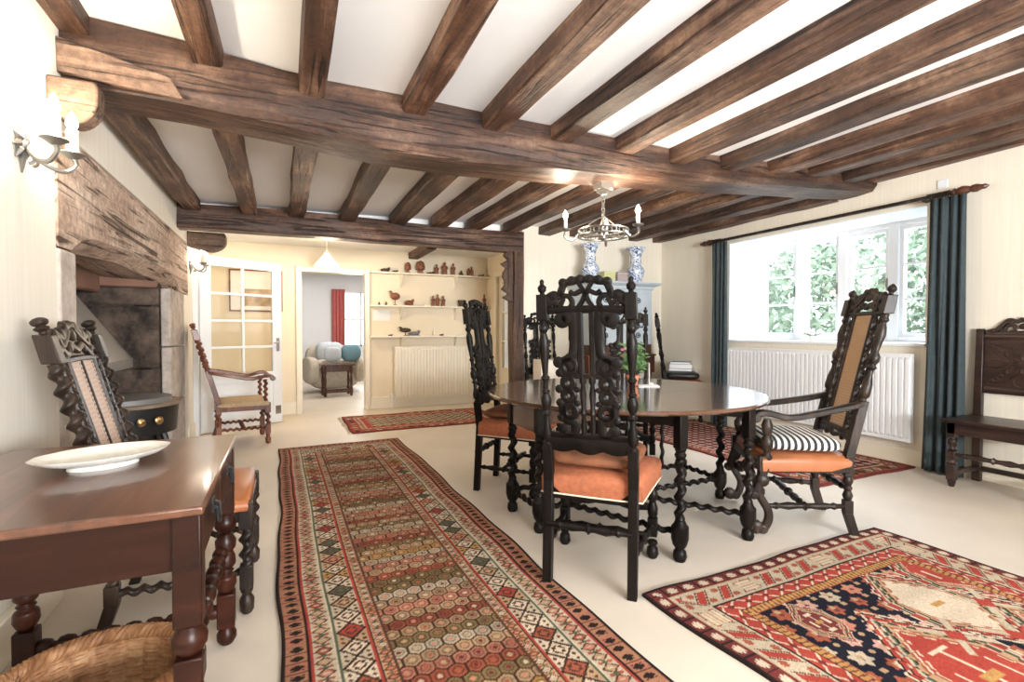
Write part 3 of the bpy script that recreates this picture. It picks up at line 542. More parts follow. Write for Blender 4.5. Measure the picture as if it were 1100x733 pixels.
# ---------------------------------------------------------------- rugs
def H(c): return tuple(((v/255)/12.92 if v/255 <= .04045 else ((v/255+.055)/1.055)**2.4) for v in c)
PAL = {k: np.array(H(v)) for k, v in dict(navy=(32, 32, 44), red=(178, 62, 46), rust=(168, 86, 58), salmon=(202, 128, 100), cream=(216, 196, 168), tan=(188, 152, 112), olive=(142, 118, 74), gold=(190, 142, 72), brown=(92, 58, 42), dark=(48, 36, 34), green=(88, 100, 78), pink=(206, 158, 142), wine=(120, 50, 46), beige=(198, 180, 152)).items()}
for k in PAL: g_ = PAL[k].mean(); PAL[k] = (PAL[k]*.88+g_*.12)*.84
def rug_mesh(name, Wd, Ln, cell, colf, wob=0, parent=None, th=.012):
    nx, ny = int(Wd/cell)+1, int(Ln/cell)+1
    X, Y = np.meshgrid(np.linspace(0, Wd, nx), np.linspace(0, Ln, ny), indexing='ij')
    C = colf(X, Y); C *= (1+.10*rng.normal(size=C.shape[:2]))[..., None]*(1+.10*np.sin(Y*9+np.sin(X*3))*np.sin(Y*31))[..., None]; C = np.clip(C, .004, 1)
    # worn, hand-woven edge wobble that dies out in the middle
    k = (2*X/Wd-1); XX = X + wob*k**3*(np.sin(Y*4.1+.6)+.6*np.sin(Y*9.3)) + .6*wob*np.sin(Y*2.2+1)
    k2 = (2*Y/Ln-1); YY = Y + .7*wob*k2**5*(np.sin(X*6+1)+.5*np.sin(X*15))
    Z = th + .0022*np.sin(Y*11+X*3)*np.sin(X*7+1)
    V = np.stack([XX, YY, Z], -1).reshape(-1, 3); idx = np.arange(nx*ny).reshape(nx, ny)
    Fq = np.stack([idx[:-1, :-1], idx[1:, :-1], idx[1:, 1:], idx[:-1, 1:]], -1).reshape(-1, 4)
    edge = np.concatenate([idx[:, 0], idx[-1, 1:], idx[-2::-1, -1], idx[0, -2:0:-1]]); n0 = len(V); ne = len(edge)
    V2 = V[edge].copy(); V2[:, 2] = 0.0005; V = np.vstack([V, V2]); j = np.arange(ne); jn = (j+1) % ne
    Fe = np.stack([edge[jn], edge[j], n0+j, n0+jn], -1)
    me = bpy.data.meshes.new(name); Fa = np.vstack([Fq, Fe]); me.vertices.add(len(V)); me.vertices.foreach_set('co', V.ravel())
    me.loops.add(Fa.size); me.loops.foreach_set('vertex_index', Fa.ravel().astype(np.int32)); me.polygons.add(len(Fa)); me.polygons.foreach_set('loop_start', np.arange(0, Fa.size, 4, dtype=np.int32))
    me.update(calc_edges=True); me.validate()
    ca = me.color_attributes.new('pattern', 'FLOAT_COLOR', 'POINT'); cc = np.ones((len(V), 4)); cc[:n0, :3] = C.reshape(-1, 3); cc[n0:, :3] = C.reshape(-1, 3)[edge]
    ca.data.foreach_set('color', cc.ravel()); me.materials.append(M['rug']); me.shade_smooth()
    o = bpy.data.objects.new(name, me); COL.objects.link(o)
    if parent: o.parent = parent
    return o
def fringe(Wd, y, dirn, n, ln, parent, wob=.006):
    m = MB()
    for i in range(n):
        x = Wd*(i+.5)/n+random.uniform(-.004, .004); l = ln*random.uniform(.6, 1.1); a = random.uniform(-.3, .3)*l
        m.tube([(x, y, .006), (x+a*.4, y+dirn*l*.5, .006), (x+a, y+dirn*l, .004)], [.003, .0025, .0015], 4)
    return m.build('fringe', M['fringe'], parent)
def put(C, mask, c): C[mask] = PAL[c] if isinstance(c, str) else c
def fr(v): return v-np.floor(v)
def cross_motif(u, v, s):   # star/cross shape in a unit cell, centred
    a, b = np.abs(fr(u)-.5), np.abs(fr(v)-.5); return (np.minimum(a, b) < .1) & (np.maximum(a, b) < s) | (np.abs(a-b) < .07) & (a < s*.75)
def pick(k, names):         # integer array -> palette
    T = np.array([PAL[n] for n in names]); return T[np.mod(k.astype(int), len(names))]
def hsh(i, j=0): return np.floor(fr(np.sin(i*12.9898+j*78.233)*43758.5453)*997)
def band_diamond(C, m, s, t, wd, per):    # s along, t across 0..1
    u = s/per; d = np.abs(fr(u)-.5)*2+np.abs(t-.5)*2; k = np.floor(u)
    C[m] = PAL['beige']*.8; a = m & (d < .92); C[a] = pick(hsh(k), ['salmon', 'cream', 'red', 'tan', 'rust', 'green', 'cream'])[a]
    put(C, m & (np.abs(d-.98) < .13), 'dark'); u2 = u+.5; d2 = np.abs(fr(u2)-.5)*2+np.abs(t-.5)*2
    b = m & (d > 1.1) & (np.abs(fr(u2)-.5) < .3); C[b] = pick(hsh(np.floor(u2)+9), ['cream', 'tan', 'beige', 'gold'])[b]
    put(C, m & (np.abs(d-.45) < .08), 'brown'); put(C, m & cross_motif(u*4, t*4, .3) & (d > .2), 'brown')
def band_fig(C, m, s, t, ground, figs, per):
    put(C, m, ground); u = s/per; k = np.floor(u); a, b = fr(u)-.5, t-.5
    r = np.abs(a)+np.abs(b)*.9; q = m & (r < .34); C[q] = pick(hsh(k+3), figs)[q]; put(C, m & (np.abs(r-.38) < .06), 'brown'); put(C, m & (np.abs(a) < .06) & (np.abs(b) < .16), ground)
    put(C, m & (np.abs(np.abs(a)-.46) < .05) & (np.abs(b) < .25), 'green'); put(C, m & cross_motif(u*2+.5, t*2, .25) & (r > .45), 'rust')
def runner(X, Y):
    Wd, Ln = 1.12, 4.35; C = np.zeros(X.shape+(3,)); C[:] = PAL['tan']
    e = np.minimum(np.minimum(X, Wd-X), np.minimum(Y, Ln-Y)); side = np.minimum(X, Wd-X) <= np.minimum(Y, Ln-Y); s = np.where(side, Y, X)
    put(C, e < .014, 'dark'); m = (e >= .014) & (e < .085); t = (e-.014)/.071; C[m] = PAL['rust']*.55+PAL['tan']*.45; u = s/.052; C[m & (np.mod(np.floor(u), 3) == 0)] = PAL['salmon']*.8
    put(C, m & cross_motif(u, t*.98, .3), 'dark'); put(C, m & (fr(u) < .07), 'brown')
    put(C, (e >= .085) & (e < .093), 'dark'); put(C, (e >= .093) & (e < .101), 'red')
    m = (e >= .101) & (e < .172); band_fig(C, m, s, (e-.101)/.071, 'beige', ['salmon', 'rust', 'tan', 'red'], .062)
    put(C, (e >= .172) & (e < .178), 'cream'); put(C, (e >= .178) & (e < .19), 'green'); put(C, (e >= .187) & (e < .19), 'dark')
    m = (e >= .19) & (e < .292); band_diamond(C, m, s, (e-.19)/.102, .102, .105)
    put(C, (e >= .292) & (e < .302), 'red'); put(C, (e >= .302) & (e < .306), 'dark')
    m = (e >= .306) & (e < .356); band_fig(C, m, s, (e-.306)/.05, 'tan', ['beige', 'pink', 'rust', 'beige'], .045)
    put(C, (e >= .35) & (e < .358), 'brown')
    f = e >= .358; rh, cw = .056, .062; best = np.full(X.shape, 9.); sec = best.copy(); rb = np.zeros(X.shape); cb_ = rb.copy(); r0 = np.floor(Y/rh)
    for dr in (0, 1):
        r = r0+dr; o_ = .5*np.mod(r, 2); c0 = np.floor(X/cw-o_)
        for dc in (0, 1):
            c = c0+dc; q = np.maximum(np.abs(X-(c+o_)*cw)*1.0, (np.abs(X-(c+o_)*cw)*.5+np.abs(Y-r*rh)*.866)); q = np.hypot(X-(c+o_)*cw, (Y-r*rh)*.96); up = q < best
            sec = np.where(up, best, np.minimum(sec, q)); best = np.where(up, q, best); rb = np.where(up, r, rb); cb_ = np.where(up, c, cb_)
    cols = ['tan', 'salmon', 'tan', 'beige', 'olive', 'olive', 'rust', 'tan', 'salmon', 'beige', 'gold', 'tan', 'olive', 'rust', 'salmon', 'tan', 'beige', 'olive', 'tan', 'rust']
    base = pick(rb, cols); C[f] = base[f]*.8; hh = fr(np.sin(cb_*7.7+rb*3.1)*91.7); C[f] *= (.82+.32*hh[f])[:, None]
    q = f & (np.abs(best-.0165) < .0028); C[q] = C[q]*.5; q = f & (best < .009); C[q] = pick(hsh(rb, cb_), ['salmon', 'beige', 'wine', 'tan', 'rust'])[q]; C[f & (sec-best < .0065)] = PAL['brown']*.62
    return C
RA = thing('runner_rug', 'long oriental runner of rows of hexagons on the pale carpet', 'rug', (-.015, .8, 0), .6)
o = rug_mesh('pile', 1.12, 4.35, .005, runner, .007, RA); fringe(1.12, 4.35, 1, 90, .035, RA)
def medrug(X, Y):     # X from the left edge to the right, Y from the near edge; 1.72 x 1.75
    Wd, Ln = 1.64, 1.75; C = np.zeros(X.shape+(3,)); Yt = Ln-Y; e = np.minimum(np.minimum(X, Wd-X), np.minimum(Y, Ln-Y)); side = np.minimum(X, Wd-X) <= np.minimum(Y, Ln-Y); s = np.where(side, Y, X)
    C[:] = PAL['navy']; put(C, e < .012, 'dark'); m = (e >= .012) & (e < .072); t = (e-.012)/.06; put(C, m, 'wine'); u = s/.085
    put(C, m & (np.abs(fr(u)-.5)*1.6+np.abs(t-.5) < .36), 'red'); put(C, m & cross_motif(u, t, .3), 'cream'); put(C, m & (fr(u) < .1), 'dark')
    put(C, (e >= .072) & (e < .08), 'tan'); m = (e >= .08) & (e < .19); t = (e-.08)/.11; put(C, m, 'beige'); u = s/.13; a, b = fr(u)-.5, t-.5
    z = np.abs(a*1.3+b*.8); put(C, m & (z < .2) & (np.abs(b) < .4), 'red'); put(C, m & (np.abs(z-.27) < .035) & (np.abs(b) < .42), 'brown'); put(C, m & cross_motif(u*2, t*2, .3) & (z > .35), 'rust')
    q = m & (np.mod(np.floor(u), 4) == 3) & (np.abs(a) < .33); put(C, q & (np.abs(b) < .32), 'cream'); put(C, q & (fr(t*6) < .3) & (np.abs(b) < .32), 'tan')
    put(C, (e >= .19) & (e < .2), 'dark'); m = (e >= .2) & (e < .262); t = (e-.2)/.062; put(C, m, 'red'); u = s/.1; put(C, m & (np.abs(np.abs(fr(u)-.5)*2-np.abs(t-.5)*1.6) < .14), 'cream'); put(C, m & (np.abs(fr(u)-.5)+np.abs(t-.5) < .2), 'wine')
    m = (e >= .262) & (e < .31); put(C, m, 'gold'); u = s/.024; put(C, m & (fr(u+e*8) < .32), 'wine'); put(C, m & (e < .268), 'dark'); put(C, m & (e > .302), 'rust')
    f = e >= .31
    # rosettes scattered on the dark field
    for per, ox, oy, r0 in ((.15, 0, 0, .25), (.15, .5, .5, .2)):
        u, v = X/per+ox, Yt/per*1.05+oy; a, b = fr(u)-.5, fr(v)-.5; r = np.hypot(a, b)*(1+.18*np.cos(6*np.arctan2(b, a))); k = hsh(np.floor(u), np.floor(v))
        q = f & (r < r0); C[q] = pick(k, ['salmon', 'beige', 'pink', 'rust'])[q]; put(C, f & (r < .07), 'wine')
    put(C, f & cross_motif(X/.075+.5, Yt/.075, .16), 'tan')
    def med(cx, cy, hw, hh, core, rot=0):
        a, b = np.abs(X-cx), np.abs(Yt-cy); d = np.maximum(a/hw, (a/hw+b/hh)/1.42); 
        lay = [(1.0, 'cream'), (.96, 'dark'), (.93, 'red'), (.87, 'beige'), (.83, 'green'), (.8, 'dark'), (.77, 'tan'), (.71, 'rust'), (.67, 'cream'), (.64, core)]
        st = d+.03*np.sign(np.sin((X-cx)*70))*np.sign(np.sin((Yt-cy)*70))
        for lim, c in lay: put(C, f & (st < lim), c)
        put(C, f & (d < .6) & (((a < hw*.035) & (b < hh*.5)) | ((np.abs(b-hh*.5) < .007) & (a < hw*.22)) | ((np.abs(a-hw*.4) < .006) & (b < hh*.2))), 'cream'); put(C, f & (a < hw*.2) & (b < hh*.06), 'gold')
    med(.66, .88, .24, .29, 'red'); med(1.02, .58, .2, .22, 'cream'); med(1.22, 1.02, .24, .29, 'salmon'); med(1.36, .44, .2, .2, 'red'); med(.98, 1.32, .24, .25, 'cream')
    med(.46, .45, .085, .1, 'wine')
    for cx, cy in ((.82, .72), (1.02, .82), (1.2, .66), (.86, 1.1)):
        a, b = X-cx, Yt-cy; put(C, f & (np.abs(np.abs(a)-np.abs(b)) < .018) & (np.hypot(a, b) < .12), 'beige'); put(C, f & (np.abs(a)+np.abs(b) < .04), 'red')
    return C
RB = thing('medallion_rug', 'navy and red oriental rug with large medallions in the near right corner', 'rug', (1.42, -.09, 0), 1.5)
rug_mesh('pile', 1.64, 1.75, .005, medrug, .01, RB)
def hallrug(X, Y):
    Wd, Ln = 1.86, 1.1; C = np.zeros(X.shape+(3,)); e = np.minimum(np.minimum(X, Wd-X), np.minimum(Y, Ln-Y)); side = np.minimum(X, Wd-X) <= np.minimum(Y, Ln-Y); s = np.where(side, Y, X)
    put(C, e >= 0, 'wine'); m = (e > .02) & (e < .13); band_fig(C, m, s, (e-.02)/.11, 'red', ['salmon', 'dark', 'cream'], .12); m = (e > .13) & (e < .19); band_fig(C, m, s, (e-.13)/.06, 'cream', ['rust', 'green'], .07); put(C, (e > .19) & (e < .26), 'red')
    f = e > .26; put(C, f, 'beige'); put(C, f & cross_motif(X/.11, Y/.11, .33), 'wine'); put(C, f & cross_motif(X/.11+.5, Y/.11+.5, .25), 'green'); return C
RC = thing('hall_rug', 'small red rug with cream centre in the alcove before the radiator', 'rug', (.66, 5.62, 0), 1)
rug_mesh('pile', 1.86, 1.1, .009, hallrug, .012, RC)
m = MB()
for i in range(60): y = 1.1*(i+.5)/60; m.tube([(0, y, .006), (-.045*random.uniform(.6, 1.1), y+random.uniform(-.01, .01), .004)], .003, 4)
m.build('fringe', M['fringe'], RC)
def winrug(X, Y):
    Wd, Ln = 1.2, 2.4; C = np.zeros(X.shape+(3,)); e = np.minimum(np.minimum(X, Wd-X), np.minimum(Y, Ln-Y)); side = np.minimum(X, Wd-X) <= np.minimum(Y, Ln-Y); s = np.where(side, Y, X)
    put(C, e >= 0, 'wine'); m = (e > .03) & (e < .15); band_fig(C, m, s, (e-.03)/.12, 'rust', ['pink', 'dark', 'beige'], .1); put(C, (e > .15) & (e < .165), 'cream')
    f = e > .165; put(C, f, 'wine'); put(C, f & cross_motif(X/.09, Y/.09, .34), 'pink'); put(C, f & cross_motif(X/.09+.5, Y/.09+.5, .26), 'dark'); return C
RD = thing('window_rug', 'dark red patterned rug between the round table and the window radiator', 'rug', (3.46, 2.32, 0), 0)
rug_mesh('pile', 1.2, 2.4, .009, winrug, .01, RD)

# ---------------------------------------------------------------- high-backed carved chairs
def turned(m, x, y, z0, z1, prof, n=10, x1=None, y1=None): m.lathe((x, y, z0), (x if x1 is None else x1, y if y1 is None else y1, z1), prof, n)
STR = [(0, .013), (.12, .013), (.16, .02), (.2, .013), (.3, .022), (.42, .015), (.47, .015), (.5, .026), (.53, .015), (.58, .015), (.7, .022), (.8, .013), (.84, .02), (.88, .013), (1, .013)]
POST = [(0, .019), (.02, .019), (.03, .011), (.055, .021), (.1, .023), (.18, .013), (.24, .012), (.255, .021), (.275, .012), (.29, .012), (.32, .021), (.37, .024), (.42, .014), (.435, .02), (.45, .012), (.52, .012), (.545, .021), (.565, .012), (.65, .016), (.76, .022), (.84, .022), (.9, .012), (.92, .02), (.95, .021), (.97, .013), (1, .016)]
def carved_chair(label, seat='orange', post='ebony', group=None, sc=1.0):
    t = thing('carved_dining_chair', label, 'chair', group=group); wd = M[post]; hw = .185; tilt = .13
    def by(z): return -.20 - tilt*max(0, z-.45)
    def F(s_, h, d): return (s_, by(h)+d, h)
    for sx in (-1, 1):
        m = MB(); x = sx*hw; m.hexa([(x-.02, -.245, 0), (x+.02, -.245, 0), (x+.02, -.205, 0), (x-.02, -.205, 0)], [(x-.021, -.221, .47), (x+.021, -.221, .47), (x+.021, -.179, .47), (x-.021, -.179, .47)])
        m.build('leg', wd, t, bevel=.003)
        m = MB(); x2 = sx*.222; m.cb((x2, .2, .40), (.05, .05, .09)); m.lathe((x2, .2, 0), (x2, .2, .36), [(0, .02), (.06, .03), (.14, .026), (.17, .016), (.2, .024), (.24, .024)], 10); m.cb((x2, .2, .155), (.046, .046, .09)); turned(m, x2, .2, .2, .36, [(0, .014), (.1, .024), (.3, .026), (.5, .015), (.6, .023), (.75, .026), (.9, .015), (1, .02)]); m.build('leg', wd, t, bevel=.003)
    for sx in (-1, 1):
        m = MB(); x = sx*hw; a, b = (x, by(.62), .62), (x, by(1.165), 1.165)
        m.hexa([(x-.021, by(.44)-.02, .44), (x+.021, by(.44)-.02, .44), (x+.021, by(.44)+.02, .44), (x-.021, by(.44)+.02, .44)], [(x-.021, by(.62)-.02, .62), (x+.021, by(.62)-.02, .62), (x+.021, by(.62)+.02, .62), (x-.021, by(.62)+.02, .62)])
        m.lathe(a, b, POST, 10)
        m.hexa([(x-.024, by(1.165)-.022, 1.165), (x+.024, by(1.165)-.022, 1.165), (x+.024, by(1.165)+.022, 1.165), (x-.024, by(1.165)+.022, 1.165)], [(x-.022, by(1.272)-.02, 1.272), (x+.022, by(1.272)-.02, 1.272), (x+.022, by(1.272)+.02, 1.272), (x-.022, by(1.272)+.02, 1.272)])
        m.lathe((x, by(1.27), 1.27), (x, by(1.337), 1.337), [(0, .014), (.15, .009), (.25, .017), (.5, .02), (.62, .012), (.7, .008), (.8, .01), (.9, .009), (1, .002)], 10); m.build('back_post', wd, t, bevel=.003)
    # crest
    m = MB(); T = .026
    m.strap([(-.18, 1.205), (-.09, 1.207), (0, 1.208), (.09, 1.207), (.18, 1.205)], .034, T, F)
    for sx in (-1, 1):
        m.strap(spline([(sx*.165, 1.255), (sx*.135, 1.272), (sx*.11, 1.262), (sx*.10, 1.29), (sx*.085, 1.316), (sx*.055, 1.322), (sx*.02, 1.332), (0, 1.328)], 4), .03, T, F)
        m.strap(spline([(sx*.17, 1.23), (sx*.135, 1.245), (sx*.12, 1.225)], 4), .036, T, F)
        for c, r in (((sx*.165, 1.25), .022), ((sx*.133, 1.262), .026), ((sx*.092, 1.318), .02), ((sx*.055, 1.326), .02), ((sx*.02, 1.331), .019)): m.disc(c, r, T, F)
        m.strap(spline([(sx*.065, 1.283), (sx*.045, 1.272), (sx*.015, 1.284), (0, 1.27)], 4), .02, T, F); m.strap([(sx*.03, 1.32), (sx*.004, 1.28), (0, 1.262)], .018, T, F); m.strap([(0, 1.27), (sx*.014, 1.24), (sx*.034, 1.212)], .02, T, F); m.strap(spline([(sx*.1, 1.265), (sx*.07, 1.262), (sx*.055, 1.235), (sx*.07, 1.21)], 4), .022, T, F); m.strap([(sx*.1, 1.285), (sx*.095, 1.25), (sx*.112, 1.215)], .02, T, F)
    m.build('crest_rail', wd, t)
    m = MB(); m.strap(spline([(-.18, .64), (-.12, .625), (-.06, .638), (0, .62), (.06, .638), (.12, .625), (.18, .64)], 4), .07, T, F); m.strap([(-.175, .665), (.175, .665)], .03, T, F); m.build('bottom_rail', wd, t)
    # pierced splat: scrolls either side of a pair of mullions
    m = MB()
    for sx in (-1, 1):
        m.disc((sx*.102, 1.165), .036, T, F); m.disc((sx*.08, 1.172), .034, T, F)
        m.strap(spline([(sx*.1, 1.18), (sx*.06, 1.19), (sx*.05, 1.14), (sx*.052, 1.07), (sx*.06, 1.02), (sx*.09, .995), (sx*.118, .985)], 5), [.036]*6+[.05]*9+[.04]*16, T, F)
        m.disc((sx*.122, .985), .026, T, F)
        for cz, cx, r in ((.968, .078, .03), (.898, .082, .022), (.842, .082, .022), (.772, .078, .026)):
            m.strap([(sx*cx+r*cos(q), cz+r*1.05*sin(q)) for q in np.linspace(0, 2*pi, 17)[:-1]], .031, T, F, loop=True)
        for cx, cz, r in ((.118, .94, .02), (.122, .87, .02), (.12, .81, .02), (.118, .745, .018), (.044, .93, .014), (.046, .87, .013), (.046, .81, .013)): m.disc((sx*cx, cz), r, T, F, 10)
        m.strap(spline([(sx*.11, .8), (sx*.1, .74), (sx*.06, .73), (sx*.058, .69), (sx*.075, .672), (sx*.1, .685)], 5), .042, T, F); m.disc((sx*.108, .695), .026, T, F); m.strap([(sx*.085, 1.0), (sx*.06, .95)], .04, T, F)
        m.strap([(sx*.135, 1.15), (sx*.165, 1.155)], .012, T*.7, F)
    m.build('splat', wd, t)
    for sx in (-1, 1):
        m = MB(); m.strap([(sx*.026, 1.205), (sx*.026, .935)], .027, T, F); m.lathe(F(sx*.02, .93, 0), F(sx*.02, .67, 0), [(0, .014), (.1, .016), (.15, .009), (.3, .015), (.55, .010), (.62, .016), (.68, .009), (.85, .015), (1, .011)], 8); m.build('baluster', wd, t)
    m = MB(); m.strap([(-.075, .928), (.075, .928)], .02, T, F); m.build('cross_bar', wd, t)
    # seat
    m = MB(); m.hexa([(-.19, -.2, .375), (.19, -.2, .375), (.235, .215, .375), (-.235, .215, .375)], [(-.19, -.2, .43), (.19, -.2, .43), (.235, .215, .43), (-.235, .215, .43)]); m.build('seat_rail', wd, t, bevel=.004)
    R = []
    for z, e in ((.395, .012), (.40, .016), (.46, .018), (.485, .012), (.5, -.01), (.508, -.05), (.512, -.12)):
        r = []
        for a, b in ((-.205, -.19), (0, -.195), (.205, -.19), (.222, .02), (.24, .215), (0, .222), (-.24, .215), (-.222, .02)): q = 1+e/.22; r.append((a*q, b*q+.006, z))
        R.append(r)
    m = MB(); m.rings(R); se = m.build('seat', M[seat], t, sharp=60)
    m = MB(); m.tube([(p[0]*1.01, p[1]*1.01, .398) for p in R[1]], .004, 6, loop=True); m.build('piping', M['piping'], se)
    S2 = [(q, r*.85) for q, r in STR]
    for a, b in (((-hw, -.228, .27), (hw, -.228, .27)), ((-.215, 0, .19), (.215, 0, .19))): m = MB(); m.lathe(a, b, STR, 10); m.build('stretcher', wd, t)
    for sx in (-1, 1): m = MB(); m.lathe((sx*hw, -.235, .17), (sx*.222, .2, .17), S2, 10); m.build('stretcher', wd, t)
    m = MB(); G = lambda a, b, d: (a, .2+d, b)
    m.strap(spline([(-.2, .25), (-.13, .27), (-.08, .31), (0, .325), (.08, .31), (.13, .27), (.2, .25)], 4), .035, .024, G); m.strap(spline([(-.2, .245), (-.1, .24), (0, .265), (.1, .24), (.2, .245)], 4), .022, .022, G)
    for sx in (-1, 1): m.strap([(sx*.05+.022*cos(q), .278+.02*sin(q)) for q in np.linspace(0, 2*pi, 13)[:-1]], .014, .022, G, loop=True)
    m.build('front_stretcher', wd, t); return t
c1 = carved_chair('black carved high-back chair seen from behind, nearest the camera at the round table')
c1.location = (1.2, 1.815, 0); c1.location.x += .2*cos(RAD(44)); c1.location.y += .2*sin(RAD(44)); c1.rotation_euler = (0, 0, RAD(-46))
c2 = dup(c1, (1.51, 3.25, 0), -134, 'black carved high-back chair side-on at the far left of the round table')
c3 = dup(c1, (2.66, 3.5, 0), 143, 'black carved high-back chair with dark red seat on the far side of the round table')
for ch in c3.children:
    if ch.name.startswith('seat') and 'rail' not in ch.name: ch.data = ch.data.copy(); ch.data.materials[0] = M['redleather']
c4 = dup(c1, (2.80, 5.12, 0), 174, 'black carved high-back chair beside the oak post, holding a pale box')
c5 = dup(c1, (4.58, 4.86, 0), -128, 'black carved high-back chair beside the pale blue cabinet, holding books')
for c in (c1, c2, c3, c4, c5): c['group'] = 'black carved high-back chairs'
def squab(name, mat, loc, rz, d, label, cat='cushion', z=.512, par=None):
    m = MB(); cushion(m, (0, 0, d[2]), d, .3, 24, 10); o = m.build(name, M[mat]); o.location = (loc[0], loc[1], z); o.rotation_euler = (0, 0, RAD(rz)); return tag(o, label, cat)
def off(c, lx, ly):
    a = c.rotation_euler[2]; return (c.location.x+lx*cos(a)-ly*sin(a), c.location.y+lx*sin(a)+ly*cos(a))
squab('seat_cushion', 'brownc', off(c1, 0, .01), -46, (.20, .2, .035), 'loose brown cushion on the seat of the nearest carved chair')
squab('seat_cushion', 'brownc', off(c2, 0, .01), -134, (.20, .2, .03), 'loose brown cushion on the chair left of the round table')

# ---------------------------------------------------------------- round gate-leg table
T = thing('gateleg_table', 'round dark oak gate-leg table with barley-twist legs among the carved chairs', 'table', (1.96, 2.62, 0))
def top(m, r0, y0, y1, z0, z1, a=.85, b=.86, n=72):
    P = []
    for i in range(n):
        th = 2*pi*i/n; y = b*sin(th); 
        P.append((a*cos(th), y))
    def clip(P, lim, s):
        out = []
        for i in range(len(P)):
            p, q = P[i], P[(i+1) % len(P)]; ip, iq = s*(p[1]-lim) >= 0, s*(q[1]-lim) >= 0
            if ip: out.append(p)
            if ip != iq: k = (lim-p[1])/(q[1]-p[1]); out.append((p[0]+(q[0]-p[0])*k, lim))
        return out
    P = clip(clip(P, y0, 1), y1, -1); c = (sum(p[0] for p in P)/len(P), sum(p[1] for p in P)/len(P))
    R = []
    for z, k in ((z0, .985), (z0+.008, .998), (z1-.006, 1), (z1, .992)): R.append([((p[0]) * k, (p[1]) if abs(p[1]-y0) < 1e-6 or abs(p[1]-y1) < 1e-6 else p[1]*k, z) for p in P])
    m.rings(R)
for y0, y1, nm in ((-.2, .2, 'tabletop'), (.203, 2, 'leaf'), (-2, -.203, 'leaf')): m = MB(); top(m, 0, y0, y1, .715, .74); m.build(nm, M['tabletop'], T, sharp=25)
def twleg(nm, x, y, ztop=.715, r=.03, ph=0, blk=.05):
    m = MB(); h = blk/2
    m.box((x-h, y-h, .55), (x+h, y+h, ztop)); m.lathe((x, y, .5), (x, y, .55), [(0, .022), (.4, .03), (.6, .022), (1, .03)], 12); m.twist((x, y, .2), (x, y, .5), r, .08, 1, .5, 12)
    m.lathe((x, y, 0), (x, y, .2), [(0, .026), (.1, .034), (.25, .03), (.3, .02), (.4, .034), (.55, .042), (.85, .042), (.92, .03), (1, .024)], 10); m.box((x-h, y-h, .09), (x+h, y+h, .18)); m.build(nm, M['ebony'], T, bevel=.003)
fx, fy = .68, .18
for sx in (-1, 1):
    for sy in (-1, 1): twleg('leg', sx*fx, sy*fy)
def twbar(nm, a, b, r=.021): m = MB(); m.twist(a, b, r, .07, 1, .45, 10); m.build(nm, M['ebony'], T)
for sy in (-1, 1): twbar('stretcher', (-fx, sy*fy, .135), (fx, sy*fy, .135))
for sx in (-1, 1): twbar('stretcher', (sx*fx, -fy, .135), (sx*fx, fy, .135))
m = MB(); m.box((-fx, -fy-.015, .60), (fx, -fy+.015, .714)); m.box((-fx, fy-.015, .60), (fx, fy+.015, .714)); m.box((-fx-.015, -fy, .55), (-fx+.015, fy, .714)); m.box((fx-.015, -fy, .55), (fx+.015, fy, .714)); m.build('apron', M['tabletop'], T, bevel=.003)
for (gx, gy, px, py) in ((-.22, -.77, -.5, -fy), (.29, -.73, -.08, -fy), (-.04, .74, -.34, fy), (.26, .74, .5, fy)):
    twleg('gate_leg', gx, gy); twbar('gate_stretcher', (px, py, .135), (gx, gy, .135)); m = MB(); d = Vector((gx-px, gy-py, 0)); n_ = Vector((-d.y, d.x, 0)).normalized()*.012
    m.hexa([(px-n_.x, py-n_.y, .655), (gx-n_.x, gy-n_.y, .655), (gx+n_.x, gy+n_.y, .655), (px+n_.x, py+n_.y, .655)], [(px-n_.x, py-n_.y, .712), (gx-n_.x, gy-n_.y, .712), (gx+n_.x, gy+n_.y, .712), (px+n_.x, py+n_.y, .712)]); m.build('gate_rail', M['ebony'], T)
    m = MB(); m.twist((px, py-.0, .16), (px, py, .6), .018, .1, 1, .45, 8); m.build('gate_post', M['ebony'], T)
# pot plant and papers on it
pt = thing('potted_plant', 'small flowering plant in a terracotta pot on the round table', 'plant', (2.175, 2.77, .741))
m = MB(); m.lathe((0, 0, 0), (0, 0, .075), [(0, .025), (.02, .028), (.75, .04), (.76, .046), (.98, .048), (1, .042)], 16); m.build('pot', M['terra'], pt)
m = MB(); 
for i in range(190):
    th, ph, r = random.uniform(0, 2*pi), random.uniform(-.2, 1.3), random.uniform(.04, .105); c = Vector((r*cos(th)*cos(ph*.7), r*sin(th)*cos(ph*.7), .10+.16*random.random()+.05*sin(ph)))
    a = Vector((random.gauss(0, 1), random.gauss(0, 1), random.gauss(0, .5))).normalized()*.024; b = a.orthogonal().normalized()*.011
    m.add([c-a, c-b+Vector((0, 0, .003)), c+a, c+b+Vector((0, 0, .003))], [(0, 1, 2, 3)])
m.build('leaves', M['leaf'], pt)
m = MB()
for i in range(10): a = i*.63; m.tube([(0, 0, .07), (.03*cos(a), .03*sin(a), .14), (.06*cos(a), .06*sin(a), .19+.04*sin(i*2))], .003, 5)
m.build('stem', M['leaf'], pt)
m = MB()
for i in range(9): a = i*.7; c = (-.03+.05*cos(a), .05*sin(a), .235+.03*sin(i*1.7)); cushion(m, c, (.013, .013, .01), 1, 8, 6)
m.build('flower', M['flowerm'], pt)
m = MB(); m.box((-.07, -.05, 0), (.07, .05, .006)); o = m.build('place_mat', M['paper'], bevel=.002); o.location = (2.235, 2.72, .741); o.rotation_euler[2] = RAD(-30); o.location.x += .03; o.location.y -= .0; tag(o, 'small white mat beside the terracotta pot on the round table', 'mat')
